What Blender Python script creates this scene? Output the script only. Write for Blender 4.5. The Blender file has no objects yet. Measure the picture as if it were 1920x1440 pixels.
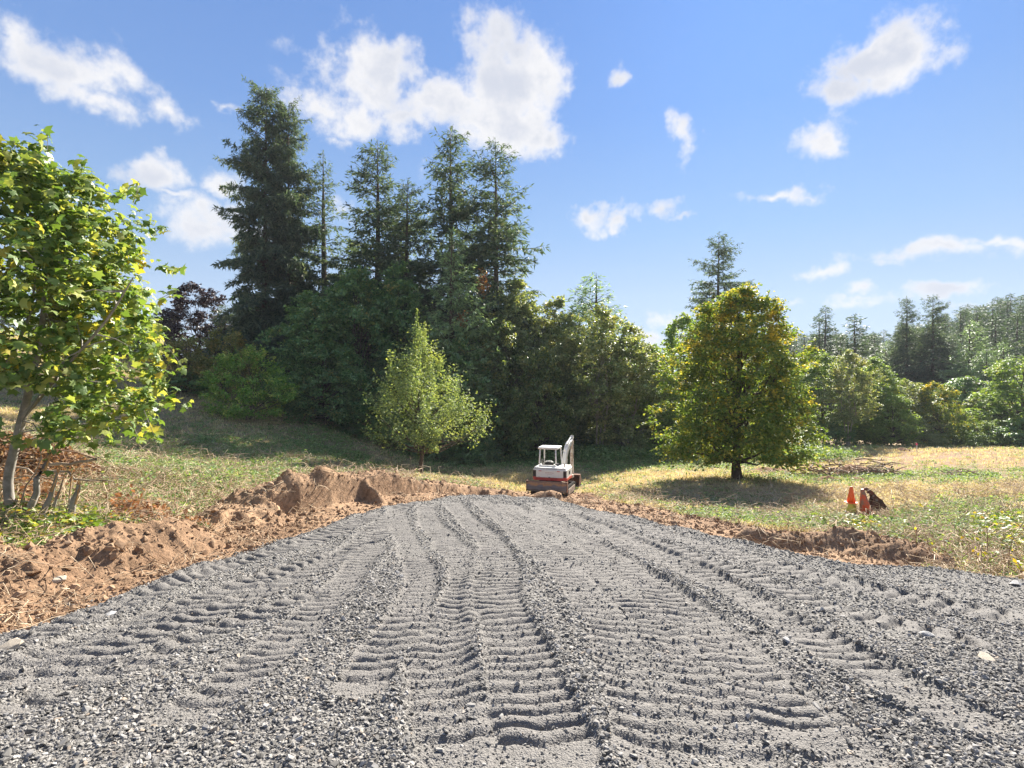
import bpy, math, random
import numpy as np
from mathutils import Vector, Matrix, Euler

# ---------------------------------------------------------------- camera, world, sun, exposure
scene = bpy.context.scene
COL = scene.collection
CZ = 2.0            # height of the lens above the world origin plane
FPX = 1067.0        # focal length in photo pixels (1920 wide)
cam_d = bpy.data.cameras.new('camera'); cam = bpy.data.objects.new('camera', cam_d); COL.objects.link(cam)
cam_d.sensor_width = 36.0; cam_d.lens = 36.0 * FPX / 1920.0
cam_d.clip_start = 0.05; cam_d.clip_end = 6000
cam.location = (0, 0, CZ); cam.rotation_euler = (math.radians(90), 0, 0)
scene.camera = cam

SUN_AZ = math.radians(25); SUN_EL = math.radians(35)
SKY_STRENGTH = 0.064; SUN_STRENGTH = 5.0; EXPOSURE = 1.85
scene.view_settings.view_transform = 'Standard'
scene.view_settings.look = 'None'
scene.view_settings.exposure = EXPOSURE
scene.view_settings.gamma = 1.0
scene.view_settings.use_curve_mapping = False
scene.cycles.max_bounces = 8
scene.cycles.transparent_max_bounces = 8
scene.cycles.volume_bounces = 0

sun_d = bpy.data.lights.new('sun', 'SUN'); sun = bpy.data.objects.new('sun', sun_d); COL.objects.link(sun)
sun_d.energy = SUN_STRENGTH; sun_d.angle = math.radians(0.53); sun_d.color = (1.0, 0.94, 0.84)
sdir = Vector((math.sin(SUN_AZ) * math.cos(SUN_EL), math.cos(SUN_AZ) * math.cos(SUN_EL), math.sin(SUN_EL)))
sun.rotation_euler = sdir.to_track_quat('Z', 'Y').to_euler(); sun.location = (0, 0, 40)

# ---- node helpers
class NT:
    def __init__(s, nt): s.nt = nt; s.n = nt.nodes; s.l = nt.links; s.n.clear()
    def new(s, t, **kw):
        nd = s.n.new(t)
        for k, v in kw.items(): setattr(nd, k, v)
        return nd
    def put(s, sock, v):
        if isinstance(v, bpy.types.NodeSocket): s.l.new(v, sock)
        else:
            try: sock.default_value = v
            except Exception:
                sock.default_value = tuple(v) + (1.0,)
    def math(s, op, a, b=0.0, c=0.0, clamp=False):
        nd = s.new('ShaderNodeMath', operation=op, use_clamp=clamp)
        s.put(nd.inputs[0], a); s.put(nd.inputs[1], b); s.put(nd.inputs[2], c)
        return nd.outputs[0]
    def vmath(s, op, a, b=(0, 0, 0), out=0):
        nd = s.new('ShaderNodeVectorMath', operation=op)
        s.put(nd.inputs[0], a); s.put(nd.inputs[1], b)
        return nd.outputs[out]
    def mix(s, f, a, b, blend='MIX'):
        nd = s.new('ShaderNodeMix', data_type='RGBA', blend_type=blend)
        s.put(nd.inputs[0], f); s.put(nd.inputs[6], a); s.put(nd.inputs[7], b)
        return nd.outputs[2]
    def rng(s, v, a, b, c=0.0, d=1.0, interp='SMOOTHSTEP'):
        nd = s.new('ShaderNodeMapRange', interpolation_type=interp, clamp=True) if interp != 'SMOOTHSTEP' else s.new('ShaderNodeMapRange', interpolation_type=interp)
        s.put(nd.inputs[0], v); s.put(nd.inputs[1], a); s.put(nd.inputs[2], b); s.put(nd.inputs[3], c); s.put(nd.inputs[4], d)
        return nd.outputs[0]
    def noise(s, vec, scale, detail=4.0, rough=0.55, out=0, dist=0.0):
        nd = s.new('ShaderNodeTexNoise')
        s.put(nd.inputs['Vector'], vec); nd.inputs['Scale'].default_value = scale
        nd.inputs['Detail'].default_value = detail; nd.inputs['Roughness'].default_value = rough
        nd.inputs['Distortion'].default_value = dist
        return nd.outputs[out]
    def ramp(s, v, stops, interp='LINEAR'):
        nd = s.new('ShaderNodeValToRGB'); cr = nd.color_ramp; cr.interpolation = interp
        while len(cr.elements) < len(stops): cr.elements.new(0.5)
        for e, (p, c) in zip(cr.elements, stops): e.position = p; e.color = tuple(c) + (1.0,)
        s.put(nd.inputs[0], v)
        return nd.outputs[0]

# ---- world: Nishita sky and procedural clouds, both laid out by direction
world = bpy.data.worlds.new('World'); scene.world = world; world.use_nodes = True
W = NT(world.node_tree)
sky = W.new('ShaderNodeTexSky', sky_type='NISHITA', sun_disc=False)
sky.sun_elevation = SUN_EL; sky.sun_rotation = SUN_AZ; sky.altitude = 0.0
sky.air_density = 1.0; sky.dust_density = 0.6; sky.ozone_density = 1.6
geo = W.new('ShaderNodeTexCoord').outputs['Generated']
CLOUDS = [  # direction of the centre and half sizes, in photo pixels; weight
 (80,100,165,58,1.2),(150,178,70,42,1.05),(20,60,110,60,1.1),(275,200,52,40,1.0),(380,190,50,16,.72),(415,200,30,12,.75),(268,98,34,18,.8),
 (285,335,52,34,1.05),(410,342,46,34,1.0),(405,425,66,50,1.1),(330,370,30,12,.8),(470,440,60,34,.9),
 (735,150,120,70,1.25),(655,225,100,44,1.15),(815,205,110,70,1.25),(960,140,95,95,1.25),(965,225,80,50,1.2),(1028,268,50,26,1.05),(870,258,80,36,1.0),(620,268,46,24,.85),(690,110,70,40,1.0),
 (820,300,60,40,.8),(600,215,60,40,1.1),(700,190,90,55,1.2),(770,240,90,40,1.15),(905,235,60,30,1.05),(1000,262,60,26,1.05),(640,400,60,60,.75),
 (1155,135,30,38,.95),(1290,262,48,48,1.12),(1640,108,105,48,1.2),(1585,168,78,36,1.1),(1690,60,100,45,1.0),(1525,262,66,40,1.1),
 (1440,374,100,18,1.0),(1520,366,40,10,.8),(1103,413,42,24,1.1),(1160,416,30,12,.8),(1240,407,52,24,1.08),(1290,415,26,9,.8),
 (1735,480,130,24,1.08),(1670,498,60,18,1.0),(1850,455,90,15,1.0),(1548,515,56,17,.9),(1614,543,36,17,1.05),(1595,566,140,14,.85),
 (1810,541,105,17,1.05),(1895,572,60,17,1.0),(1240,598,80,26,.8),(1000,480,60,18,.6),(1080,440,60,14,.5),(1230,640,80,20,.8)]
# one even grade over the whole sky: its brightness evened out, its blue set by height above the horizon
sepz = W.new('ShaderNodeSeparateXYZ'); W.l.new(geo, sepz.inputs[0])
tint = W.ramp(W.math('MAXIMUM', sepz.outputs[2], 0.0), [(0, (.64, .76, .93)), (.10, (.54, .71, .94)), (.25, (.36, .595, .98)), (.42, (.24, .465, .97)), (.56, (.205, .415, .94)), (1.0, (.15, .31, .76))])
bw = W.new('ShaderNodeRGBToBW'); W.l.new(sky.outputs[0], bw.inputs[0])
lift = W.math('MULTIPLY', W.math('POWER', W.math('DIVIDE', bw.outputs[0], 5.0), 0.22), 3.85)
skc = W.vmath('SCALE', tint); skc.node.inputs[3].default_value = 1.0; W.l.new(lift, skc.node.inputs[3])
nz = W.noise(geo, 7.0, 9.0, 0.62)
nz2 = W.noise(geo, 19.0, 7.0, 0.6)
warp = W.vmath('SUBTRACT', W.noise(geo, 9.0, 4.0, 0.6, out=1), (0.5, 0.5, 0.5))
dirw = W.vmath('ADD', geo, W.vmath('MULTIPLY', warp, (0.13, 0.13, 0.10)))
field = None
for (cx, cy, rx, ry, wgt) in CLOUDS:
    c = Vector(((cx - 960) / FPX, 1.0, (720 - cy) / FPX)); ln = c.length; c.normalize()
    r = Vector((c.y, -c.x, 0)).normalized(); u = r.cross(c).normalized()
    kk = 1.16 if rx > 65 and ry > 40 else 1.08
    ax = rx / FPX / ln * kk; ay = ry / FPX / ln * kk
    mx = W.vmath('DOT_PRODUCT', dirw, tuple(r / ax), 1)
    my = W.vmath('DOT_PRODUCT', dirw, tuple(u / ay), 1)
    d2 = W.math('MULTIPLY_ADD', mx, mx, W.math('MULTIPLY', my, my))
    front = W.math('GREATER_THAN', W.vmath('DOT_PRODUCT', dirw, tuple(c), 1), 0.0)
    v = W.math('MULTIPLY', W.math('SUBTRACT', 1.0, W.math('MULTIPLY', W.math('POWER', d2, 0.5), 0.5)), wgt * 1.0)
    v = W.math('MULTIPLY', v, front)
    field = v if field is None else W.math('MAXIMUM', field, v)
sep = W.new('ShaderNodeSeparateXYZ'); W.l.new(geo, sep.inputs[0])
# unseen sky: scattered cumulus carries on, its cover raised to add fill light
wild = W.math('MULTIPLY', W.rng(W.noise(geo, 2.2, 3.0, 0.5), 0.44, 0.66, 0.0, 1.15), W.rng(sep.outputs[1], 0.2, 0.55, 1.0, 0.0))
field = W.math('MAXIMUM', field, wild)
dens = W.math('ADD', field, W.math('MULTIPLY', W.math('SUBTRACT', nz, 0.5), 1.7))
dens = W.math('ADD', dens, W.math('MULTIPLY', W.math('SUBTRACT', nz2, 0.5), 1.1))
alpha = W.rng(dens, 0.54, 1.02)
alpha = W.math('MULTIPLY', alpha, W.rng(sep.outputs[2], -0.01, 0.03))
off = W.vmath('ADD', geo, (0.0, 0.0, -0.02))
thick = W.rng(W.math('ADD', W.math('MULTIPLY', dens, 1.15), W.math('MULTIPLY', W.math('SUBTRACT', W.noise(off, 9.0, 5.0, 0.55), 0.5), 1.6)), 0.8, 1.6)
ccol = W.mix(thick, (4.25, 4.2, 4.2), (2.95, 3.1, 3.5))
final = W.mix(W.math('MULTIPLY', alpha, 0.97), skc, ccol)
bg = W.new('ShaderNodeBackground'); bg.inputs['Strength'].default_value = SKY_STRENGTH
W.l.new(final, bg.inputs['Color'])
wo = W.new('ShaderNodeOutputWorld'); W.l.new(bg.outputs[0], wo.inputs['Surface'])

# ---------------------------------------------------------------- generic helpers
def px2w(px, py, D): return np.array([(px - 960) / FPX * D, D, CZ - (py - 720) / FPX * D])

def _hash(ix, iy, seed):
    h = (ix.astype(np.int64) * 374761393 + iy.astype(np.int64) * 668265263 + seed * 974634777) & 0xffffffff
    h = ((h ^ (h >> 13)) * 1274126177) & 0xffffffff
    return ((h ^ (h >> 16)) & 0xffff) / 65535.0
def vnoise(x, y, seed=0):
    ix = np.floor(x); iy = np.floor(y); fx = x - ix; fy = y - iy
    ux = fx * fx * (3 - 2 * fx); uy = fy * fy * (3 - 2 * fy)
    a = _hash(ix, iy, seed); b = _hash(ix + 1, iy, seed); c = _hash(ix, iy + 1, seed); d = _hash(ix + 1, iy + 1, seed)
    return (a * (1 - ux) + b * ux) * (1 - uy) + (c * (1 - ux) + d * ux) * uy
def fbm(x, y, sc, oct=4, seed=0, gain=0.5):
    s = 0; a = 1; t = 0
    for o in range(oct):
        s = s + a * (vnoise(x * sc + 17.3 * o, y * sc - 9.1 * o, seed + o) - 0.5); t += a; a *= gain; sc *= 2.03
    return s / t * 2     # about -1..1
def sstep(a, b, x):
    t = np.clip((x - a) / (b - a), 0, 1); return t * t * (3 - 2 * t)

def fast_mesh(name, V, F, mats=None, smooth=False):
    """V (n,3), F (m,k) uniform polygon size"""
    me = bpy.data.meshes.new(name)
    V = np.ascontiguousarray(V, dtype=np.float32); F = np.ascontiguousarray(F, dtype=np.int32)
    me.vertices.add(len(V)); me.vertices.foreach_set('co', V.ravel())
    k = F.shape[1]
    me.loops.add(F.size); me.loops.foreach_set('vertex_index', F.ravel())
    me.polygons.add(len(F)); me.polygons.foreach_set('loop_start', np.arange(0, F.size, k, dtype=np.int32))
    me.polygons.foreach_set('loop_total', np.full(len(F), k, dtype=np.int32))
    if smooth: me.polygons.foreach_set('use_smooth', np.ones(len(F), dtype=bool))
    me.update(calc_edges=True)
    for m in (mats or []): me.materials.append(m)
    return me
def link(name, data, parent=None, loc=None, rot=None, scale=None):
    o = bpy.data.objects.new(name, data); COL.objects.link(o)
    if parent is not None: o.parent = parent
    if loc is not None: o.location = loc
    if rot is not None: o.rotation_euler = rot
    if scale is not None: o.scale = scale
    return o
def tag(o, label=None, cat=None, group=None, kind=None):
    if label: o['label'] = label
    if cat: o['category'] = cat
    if group: o['group'] = group
    if kind: o['kind'] = kind
    return o
def thing(name, label, cat, loc=(0, 0, 0), rz=0.0, group=None):
    o = bpy.data.objects.new(name, None); COL.objects.link(o); o.empty_display_size = 0.3
    o.location = loc; o.rotation_euler = (0, 0, rz)
    return tag(o, label, cat, group)

class MB:
    """collects boxes, tubes and prisms into one mesh"""
    def __init__(s): s.v = []; s.f = []
    def add(s, vs, fs):
        b = len(s.v); s.v += [tuple(p) for p in vs]; s.f += [tuple(b + i for i in f) for f in fs]
    def box(s, c, d, R=None):
        vs = [Vector(((i & 1) - .5, ((i >> 1) & 1) - .5, ((i >> 2) & 1) - .5)) for i in range(8)]
        vs = [Vector((p.x * d[0], p.y * d[1], p.z * d[2])) for p in vs]
        if R is not None: vs = [R @ p for p in vs]
        vs = [p + Vector(c) for p in vs]
        s.add(vs, [(0, 2, 3, 1), (4, 5, 7, 6), (0, 1, 5, 4), (2, 6, 7, 3), (0, 4, 6, 2), (1, 3, 7, 5)])
    def prism(s, poly, a0, a1, axis=0, flip=False):
        """poly: 2-D points in the other two axes (order kept), extruded along axis"""
        def P(u, v, a):
            return {0: (a, u, v), 1: (u, a, v), 2: (u, v, a)}[axis]
        n = len(poly)
        vs = [P(u, v, a0) for u, v in poly] + [P(u, v, a1) for u, v in poly]
        fs = [tuple(range(n))[::-1], tuple(range(n, 2 * n))] + [(i, (i + 1) % n, n + (i + 1) % n, n + i) for i in range(n)]
        s.add(vs, fs)
    def tube(s, pts, rad, n=8, cap=True):
        pts = [Vector(p) for p in pts]
        if not hasattr(rad, '__len__'): rad = [rad] * len(pts)
        up = Vector((0.13, 0.21, 0.97)); vs = []
        for i, p in enumerate(pts):
            t = (pts[min(i + 1, len(pts) - 1)] - pts[max(i - 1, 0)]).normalized()
            a = t.cross(up)
            if a.length < 1e-3: a = t.cross(Vector((1, 0, 0)))
            a.normalize(); b = t.cross(a)
            for k in range(n):
                w = 2 * math.pi * k / n
                vs.append(p + (a * math.cos(w) + b * math.sin(w)) * rad[i])
        fs = []
        for i in range(len(pts) - 1):
            for k in range(n):
                fs.append((i * n + k, i * n + (k + 1) % n, (i + 1) * n + (k + 1) % n, (i + 1) * n + k))
        if cap: fs += [tuple(range(n))[::-1], tuple((len(pts) - 1) * n + k for k in range(n))]
        s.add(vs, fs)
    def obj(s, name, m, parent=None, bevel=0.0, seg=2, smooth=False, loc=None, rot=None):
        me = bpy.data.meshes.new(name); me.from_pydata(s.v, [], s.f); me.materials.append(m)
        import bmesh
        bm = bmesh.new(); bm.from_mesh(me); bmesh.ops.recalc_face_normals(bm, faces=bm.faces); bm.to_mesh(me); bm.free()
        if smooth:
            for p in me.polygons: p.use_smooth = True
        o = link(name, me, parent, loc, rot)
        if bevel:
            md = o.modifiers.new('bevel', 'BEVEL'); md.width = bevel; md.segments = seg; md.limit_method = 'ANGLE'; md.angle_limit = math.radians(40)
        return o

# ---- materials
def principled(N, color, rough=0.6, spec=0.4, metal=0.0, normal=None):
    b = N.new('ShaderNodeBsdfPrincipled')
    N.put(b.inputs['Base Color'], color if isinstance(color, bpy.types.NodeSocket) else tuple(color) + (1.0,))
    N.put(b.inputs['Roughness'], rough); b.inputs['Specular IOR Level'].default_value = spec; N.put(b.inputs['Metallic'], metal)
    if normal is not None: N.l.new(normal, b.inputs['Normal'])
    return b
def bump(N, h, strength=0.5, dist=0.02, normal=None):
    b = N.new('ShaderNodeBump'); b.inputs['Strength'].default_value = strength; b.inputs['Distance'].default_value = dist
    N.l.new(h, b.inputs['Height'])
    if normal is not None: N.l.new(normal, b.inputs['Normal'])
    return b.outputs[0]
def newmat(name):
    m = bpy.data.materials.new(name); m.use_nodes = True
    return m, NT(m.node_tree)
def out(N, sh):
    o = N.new('ShaderNodeOutputMaterial'); N.l.new(sh, o.inputs['Surface'])
def simple_mat(name, c1, c2=None, rough=0.6, spec=0.4, metal=0.0, nscale=6.0, bstr=0.15, bdist=0.01, lo=0.35, hi=0.65):
    m, N = newmat(name); co = N.new('ShaderNodeTexCoord').outputs['Object']
    n = N.noise(co, nscale, 6.0, 0.65)
    col = N.mix(N.rng(n, lo, hi), tuple(c1) + (1,), tuple(c2 or c1) + (1,))
    out(N, principled(N, col, rough, spec, metal, bump(N, N.noise(co, nscale * 4, 5.0), bstr, bdist)).outputs[0]); return m
def leaf_mat(name, cols, accent=None, acc=(0.6, 0.7), trans=0.3, rough=0.45, spec=0.35, tcol=None, ns=0.35, accz=None):
    """cols: dark to light per-leaf colours; accent: colour of whole patches of the crown"""
    m, N = newmat(name)
    g = N.new('ShaderNodeNewGeometry'); co = N.new('ShaderNodeTexCoord').outputs['Object']
    r = g.outputs['Random Per Island']
    st = [(i / (len(cols) - 1), c) for i, c in enumerate(cols)]
    c = N.ramp(r, st)
    if accent:
        nn = N.math('ADD', N.noise(co, ns, 3.0, 0.6), N.math('MULTIPLY', N.math('SUBTRACT', r, 0.5), 0.22))
        if accz:
            sp = N.new('ShaderNodeSeparateXYZ'); N.l.new(co, sp.inputs[0])
            nn = N.math('ADD', nn, N.rng(sp.outputs[2], accz[0], accz[1], -accz[2], accz[2], 'LINEAR'))
        c = N.mix(N.rng(nn, acc[0], acc[1]), c, tuple(accent) + (1,))
    b = principled(N, c, rough, spec)
    t = N.new('ShaderNodeBsdfTranslucent')
    tc = N.mix(1.0, c, tuple(tcol or (1.35, 1.25, 0.5)) + (1,), 'MULTIPLY')
    N.l.new(tc, t.inputs['Color'])
    mx = N.new('ShaderNodeMixShader'); mx.inputs[0].default_value = trans
    N.l.new(b.outputs[0], mx.inputs[1]); N.l.new(t.outputs[0], mx.inputs[2])
    out(N, mx.outputs[0]); return m
# ---------------------------------------------------------------- terrain height
_cp = []
def cp(px, D, z): _cp.append(((px - 960) / FPX * D, D, z))
def cpy(px, py, D): cp(px, D, -(py - 720) / FPX * D)
for D, z in ((-2, -1.55), (0.5, -1.7), (2.5, -1.88), (5, -2.15), (8, -2.5), (12, -2.95), (16, -3.38), (17.5, -3.62), (20, -4.15), (25, -5.0), (32, -5.15), (42, -5.35), (60, -5.5), (100, -5.8), (220, -5.0)): cp(960, D, z)
for px, D, z in ((-900, 2.5, -1.8), (2900, 2.5, -2.0), (0, 5, -2.28), (0, 3, -1.95), (1900, 4.5, -2.3), (1500, 5, -2.28), (400, 8.2, -2.65), (1230, 12.5, -3.16), (1400, 10.7, -3.05), (1600, 9, -2.92), (1900, 8.3, -2.95),
                 (2200, 7, -2.8), (0, 7.2, -2.4), (0, 10, -2.27), (150, 10, -2.3), (-200, 8, -2.0), (-200, 15, -1.2), (-300, 35, 1.5), (100, 16, -2.0), (0, 22, -1.7), (100, 30, -1.75),
                 (1250, 16, -3.62), (1250, 20, -4.15), (1250, 25, -4.75), (1040, 25, -4.97), (1383, 30, -5.06), (1500, 42, -5.55), (1300, 45, -5.45), (1600, 50, -5.65), (1560, 60, -6.55), (1720, 60, -6.65), (1930, 60, -6.65),
                 (1900, 50, -5.72), (1900, 30, -4.8), (2200, 30, -4.6), (1900, 18, -3.85), (1900, 13, -3.42), (1620, 18, -4.15), (1620, 13, -3.42), (2300, 15, -3.3),
                 (400, 50, 0.3), (200, 60, 3.5), (0, 50, 4.0), (600, 55, -2.2), (800, 60, -4.6), (1900, 80, -7.0), (1500, 80, -7.2), (1650, 120, -3.5), (1950, 120, -1.5), (1600, 220, 2), (1750, 220, 8), (1980, 220, 13),
                 (1300, 220, -2), (100, 220, 12), (500, 220, 4), (1800, 400, 20), (960, 400, 5), (0, 400, 25)): cp(px, D, z)
for a in ((200, 930, 12), (300, 905, 14), (300, 850, 22), (400, 925, 14), (400, 868, 22), (330, 800, 30), (300, 752, 36), (450, 785, 36), (600, 800, 38), (600, 858, 27), (700, 858, 34), (700, 888, 24), (520, 905, 17),
          (787, 893, 30), (850, 868, 40), (545, 1010, 10.5), (700, 962, 14), (860, 937, 17), (900, 905, 25), (200, 1135, 6.3), (640, 900, 19), (480, 960, 13)): cpy(*a)
_cp = np.array(_cp)
def _warp(x, y):
    s = np.maximum(y + 6.0, 2.0)
    return np.stack([np.clip(x / s, -1.9, 1.9), np.log(np.clip(s, 3.5, 420.0)) * 0.9], -1)
_wp = _warp(_cp[:, 0], _cp[:, 1])
def _k(r2): return 0.5 * r2 * np.log(r2 + 1e-9)
def _fit():
    n = len(_wp); d2 = ((_wp[:, None] - _wp[None]) ** 2).sum(-1)
    A = np.zeros((n + 3, n + 3)); A[:n, :n] = _k(d2) + np.eye(n) * 1e-3
    A[:n, n] = 1; A[:n, n + 1:] = _wp; A[n, :n] = 1; A[n + 1:, :n] = _wp.T
    # solve for z/(y+6): the surface as an inclination, so that near and far are fitted alike
    t = _cp[:, 2] / np.maximum(_cp[:, 1] + 6, 2)
    return np.linalg.solve(A, np.concatenate([t, np.zeros(3)]))
_w = _fit()
def base(x, y):
    """smooth lie of the land (world z)"""
    x = np.asarray(x, float); y = np.asarray(y, float); sh = np.broadcast(x, y).shape
    x = np.broadcast_to(x, sh).ravel(); y = np.broadcast_to(y, sh).ravel()
    r = np.empty(len(x)); n = len(_wp)
    for i in range(0, len(x), 50000):
        q = _warp(x[i:i + 50000], y[i:i + 50000])
        d2 = ((q[:, None] - _wp[None]) ** 2).sum(-1)
        r[i:i + 50000] = _k(d2) @ _w[:n] + _w[n] + q @ _w[n + 1:]
    return (r * np.clip(y + 6, 2, 420) + CZ).reshape(sh)
def hit(px, py):
    """where the sight line of a photo pixel meets the smooth land"""
    D = np.exp(np.linspace(math.log(1.5), math.log(90), 900))
    z = CZ - (py - 720) / FPX * D; g = base((px - 960) / FPX * D, D)
    i = int(np.argmax(z < g)) if (z < g).any() else len(D) - 1
    return np.array([(px - 960) / FPX * D[i], D[i]])
def catmull(P, n=6):
    P = np.array(P, float); Q = np.vstack([2 * P[0] - P[1], P, 2 * P[-1] - P[-2]]); o = []
    for i in range(1, len(Q) - 2):
        for t in np.arange(n) / n:
            a, b, c, d = Q[i - 1:i + 3]
            o.append(.5 * ((2 * b) + (c - a) * t + (2 * a - 5 * b + 4 * c - d) * t * t + (3 * b - a - 3 * c + d) * t ** 3))
    o.append(P[-1]); return np.array(o)
def polydist(x, y, P, extra=None):
    """distance to a polyline: unsigned distance, signed offset, arc length (and interpolated extra values)"""
    best = np.full(x.shape, 1e9); off = np.zeros(x.shape); arc = np.zeros(x.shape); ex = np.zeros(x.shape); L = 0
    for i in range(len(P) - 1):
        ax, ay = P[i][:2]; dx, dy = P[i + 1][0] - ax, P[i + 1][1] - ay; l2 = dx * dx + dy * dy + 1e-12; l = math.sqrt(l2)
        t = np.clip(((x - ax) * dx + (y - ay) * dy) / l2, 0, 1)
        qx = x - ax - t * dx; qy = y - ay - t * dy; d = np.hypot(qx, qy); m = d < best
        best = np.where(m, d, best); off = np.where(m, np.sign(dx * qy - dy * qx) * d, off); arc = np.where(m, L + t * l, arc)
        if extra is not None: ex = np.where(m, extra[i] * (1 - t) + extra[i + 1] * t, ex)
        L += l
    return best, off, arc, ex
def sdpoly(x, y, P):
    """signed distance to a closed polygon, positive inside"""
    P = np.asarray(P); d, _, _, _ = polydist(x, y, np.vstack([P, P[:1]]))
    ins = np.zeros(x.shape, bool); n = len(P)
    for i in range(n):
        x0, y0 = P[i]; x1, y1 = P[(i + 1) % n]
        c = ((y0 > y) != (y1 > y)) & (x < (x1 - x0) * (y - y0) / (y1 - y0 + 1e-12) + x0)
        ins ^= c
    return np.where(ins, d, -d)

GE_L = [(0, 1212), (90, 1175), (200, 1135), (300, 1100), (400, 1066), (480, 1035), (560, 1010), (640, 980), (700, 962), (770, 950), (860, 937)]
GE_R = [(1000, 939), (1060, 948), (1130, 965), (1230, 990), (1300, 1006), (1400, 1030), (1500, 1052), (1600, 1070), (1700, 1078), (1800, 1088), (1880, 1098)]
gl = np.array([hit(*p) for p in GE_L]); gr = np.array([hit(*p) for p in GE_R])
gravel_poly = np.vstack([[(-9, -1.5), (-7, 2.5)], gl, gr, [(9.5, 7.5), (12, 5), (12, -1.5)]])
gravel_poly = np.vstack([[(-9, -3), (-8, 1.5)], catmull(gl, 3), catmull(gr, 3), [(9.0, 7.4), (12, 5), (12, -3)]])
def soilpoly(pts): return np.array([hit(*p) if len(p) == 2 else p[:2] for p in pts])
SOIL_L = np.vstack([[(-12, 4)], soilpoly([(-60, 1085), (0, 1066), (70, 1045), (140, 1030), (210, 1015), (290, 1008), (380, 1000), (425, 975), (470, 945), (560, 935), (640, 915), (760, 915), (850, 915), (950, 920), (1040, 922), (1110, 925), (1150, 942), (1280, 968), (1400, 986), (1500, 1000), (1640, 1005), (1750, 1030), (1800, 1062), (1740, 1078)]), [(6, 5), (-8, 0)]])
# ridges of dug soil: (photo x of the crest, photo y of the crest, depth, half width)
def ridge(rows):
    P = []; H = []; Wd = []
    for px, py, D, w in rows:
        p = px2w(px, py, D); P.append(p[:2]); H.append(p[2] - float(base(p[0], p[1]))); Wd.append(w)
    return np.array(P), np.array(H), np.array(Wd)
R1 = ridge([(405, 1000, 11.0, .5), (440, 965, 11.9, .75), (485, 928, 12.7, .95), (545, 908, 13.4, 1.05), (610, 892, 14.6, 1.1), (655, 896, 15.4, 1.05), (705, 896, 16.4, 1.0), (765, 904, 17.8, .9), (830, 912, 19.3, .85), (895, 921, 20.8, .7), (955, 928, 22.5, .6)])
R2 = ridge([(1400, 1010, 11.3, .3), (1480, 1012, 11.0, .45), (1560, 1008, 10.9, .55), (1640, 1010, 10.5, .6), (1700, 1028, 10.0, .5), (1765, 1055, 9.4, .3)])
R3 = ridge([(-120, 1075, 6.7, .9), (0, 1058, 7.0, .85), (110, 1036, 7.6, .8), (210, 1020, 8.1, .7), (300, 1012, 8.7, .6), (370, 1008, 9.6, .45)])
for R in (R1, R2, R3): R[1][:] = np.clip(R[1], 0.1, 1.2)
R4 = ridge([(985, 930, 23.3, .4), (1030, 932, 23.2, .55), (1075, 935, 23.0, .4)]); R4[1][:] = (.08, .28, .1)
def ridge_h(x, y, R, seed, cut=0.0, rough=1.0):
    P, H, Wd = R; d, off, arc, h = polydist(x, y, P, H); _, _, _, w = polydist(x, y, P, Wd)
    jag = fbm(x, y, 1.1, 4, seed)
    d2 = np.maximum(d * (1 + 0.35 * jag) , 0)
    r = d2 / w
    prof = np.clip(1 - r, 0, 1) ** 0.85 * (1 + 0.15 * np.clip(r, 0, 1))
    hh = (h + .14 * rough) * prof * (1 + 0.45 * fbm(x, y, 0.9, 4, seed + 5))
    # spade and bucket cuts on the side of the drive
    if cut:
        c = np.where(off < 0, sstep(0.30, 0.36, vnoise(arc * 0.8, arc * 0 + 2, seed + 9)), 1)
        step = np.where((off < -0.28 * w), 1 - 0.88 * c * sstep(0.28, 0.36, -off / w), 1.0)
        hh = hh * step
    m = sstep(0.02, 0.2, hh)
    hh = hh + rough * m * (0.15 * fbm(x, y, 2.6, 4, seed + 3) + 0.06 * np.abs(fbm(x, y, 9.0, 3, seed + 4)))
    return np.maximum(hh, 0)

TR = []
def track(pts, w=0.22, depth=0.045, bar=0.05, pitch=0.16, ridge=0.035, seed=1, fade=0.25):
    TR.append((catmull([hit(*p) for p in pts], 5), w, depth, bar, pitch, ridge, seed, fade))
track([(1000, 955), (1090, 985), (1190, 1020), (1290, 1060), (1400, 1105), (1560, 1165), (1800, 1230)], .24, .02, .095, .23, .025, 1)
track([(1060, 965), (1200, 1005), (1330, 1045), (1450, 1085), (1600, 1125), (1850, 1180)], .24, .02, .095, .23, .025, 2)
track([(1110, 972), (1300, 1030), (1480, 1085), (1700, 1140), (1900, 1180)], .22, .02, .095, .23, .02, 12)
track([(960, 960), (1010, 990), (1090, 1030), (1170, 1080), (1260, 1150), (1360, 1240), (1480, 1360), (1560, 1450)], .27, .035, .055, .16, .04, 3)
track([(1060, 975), (1130, 1005), (1210, 1040), (1320, 1100), (1450, 1180), (1600, 1270), (1800, 1380)], .24, .035, .06, .17, .05, 4)
track([(900, 950), (945, 985), (990, 1030), (1060, 1090), (1130, 1170), (1180, 1260), (1220, 1370), (1240, 1460)], .26, .02, .065, .16, .02, 5)
track([(930, 955), (980, 985), (1040, 1030), (1120, 1090), (1210, 1170), (1280, 1260), (1340, 1370), (1370, 1460)], .24, .02, .065, .16, .01, 15)
track([(760, 955), (720, 990), (690, 1020), (655, 1050), (560, 1085), (430, 1130), (300, 1180), (120, 1250), (-80, 1330)], .25, .02, .095, .23, .02, 6)
track([(700, 975), (620, 1015), (520, 1050), (400, 1090), (250, 1150), (60, 1225), (-60, 1270)], .24, .02, .095, .23, .02, 7)
track([(720, 1010), (640, 1060), (540, 1110), (420, 1165), (270, 1230), (60, 1320)], .22, .02, .095, .23, .02, 14)
track([(640, 1120), (520, 1165), (400, 1215), (250, 1280), (60, 1370)], .2, .02, .095, .23, .02, 8)
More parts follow.
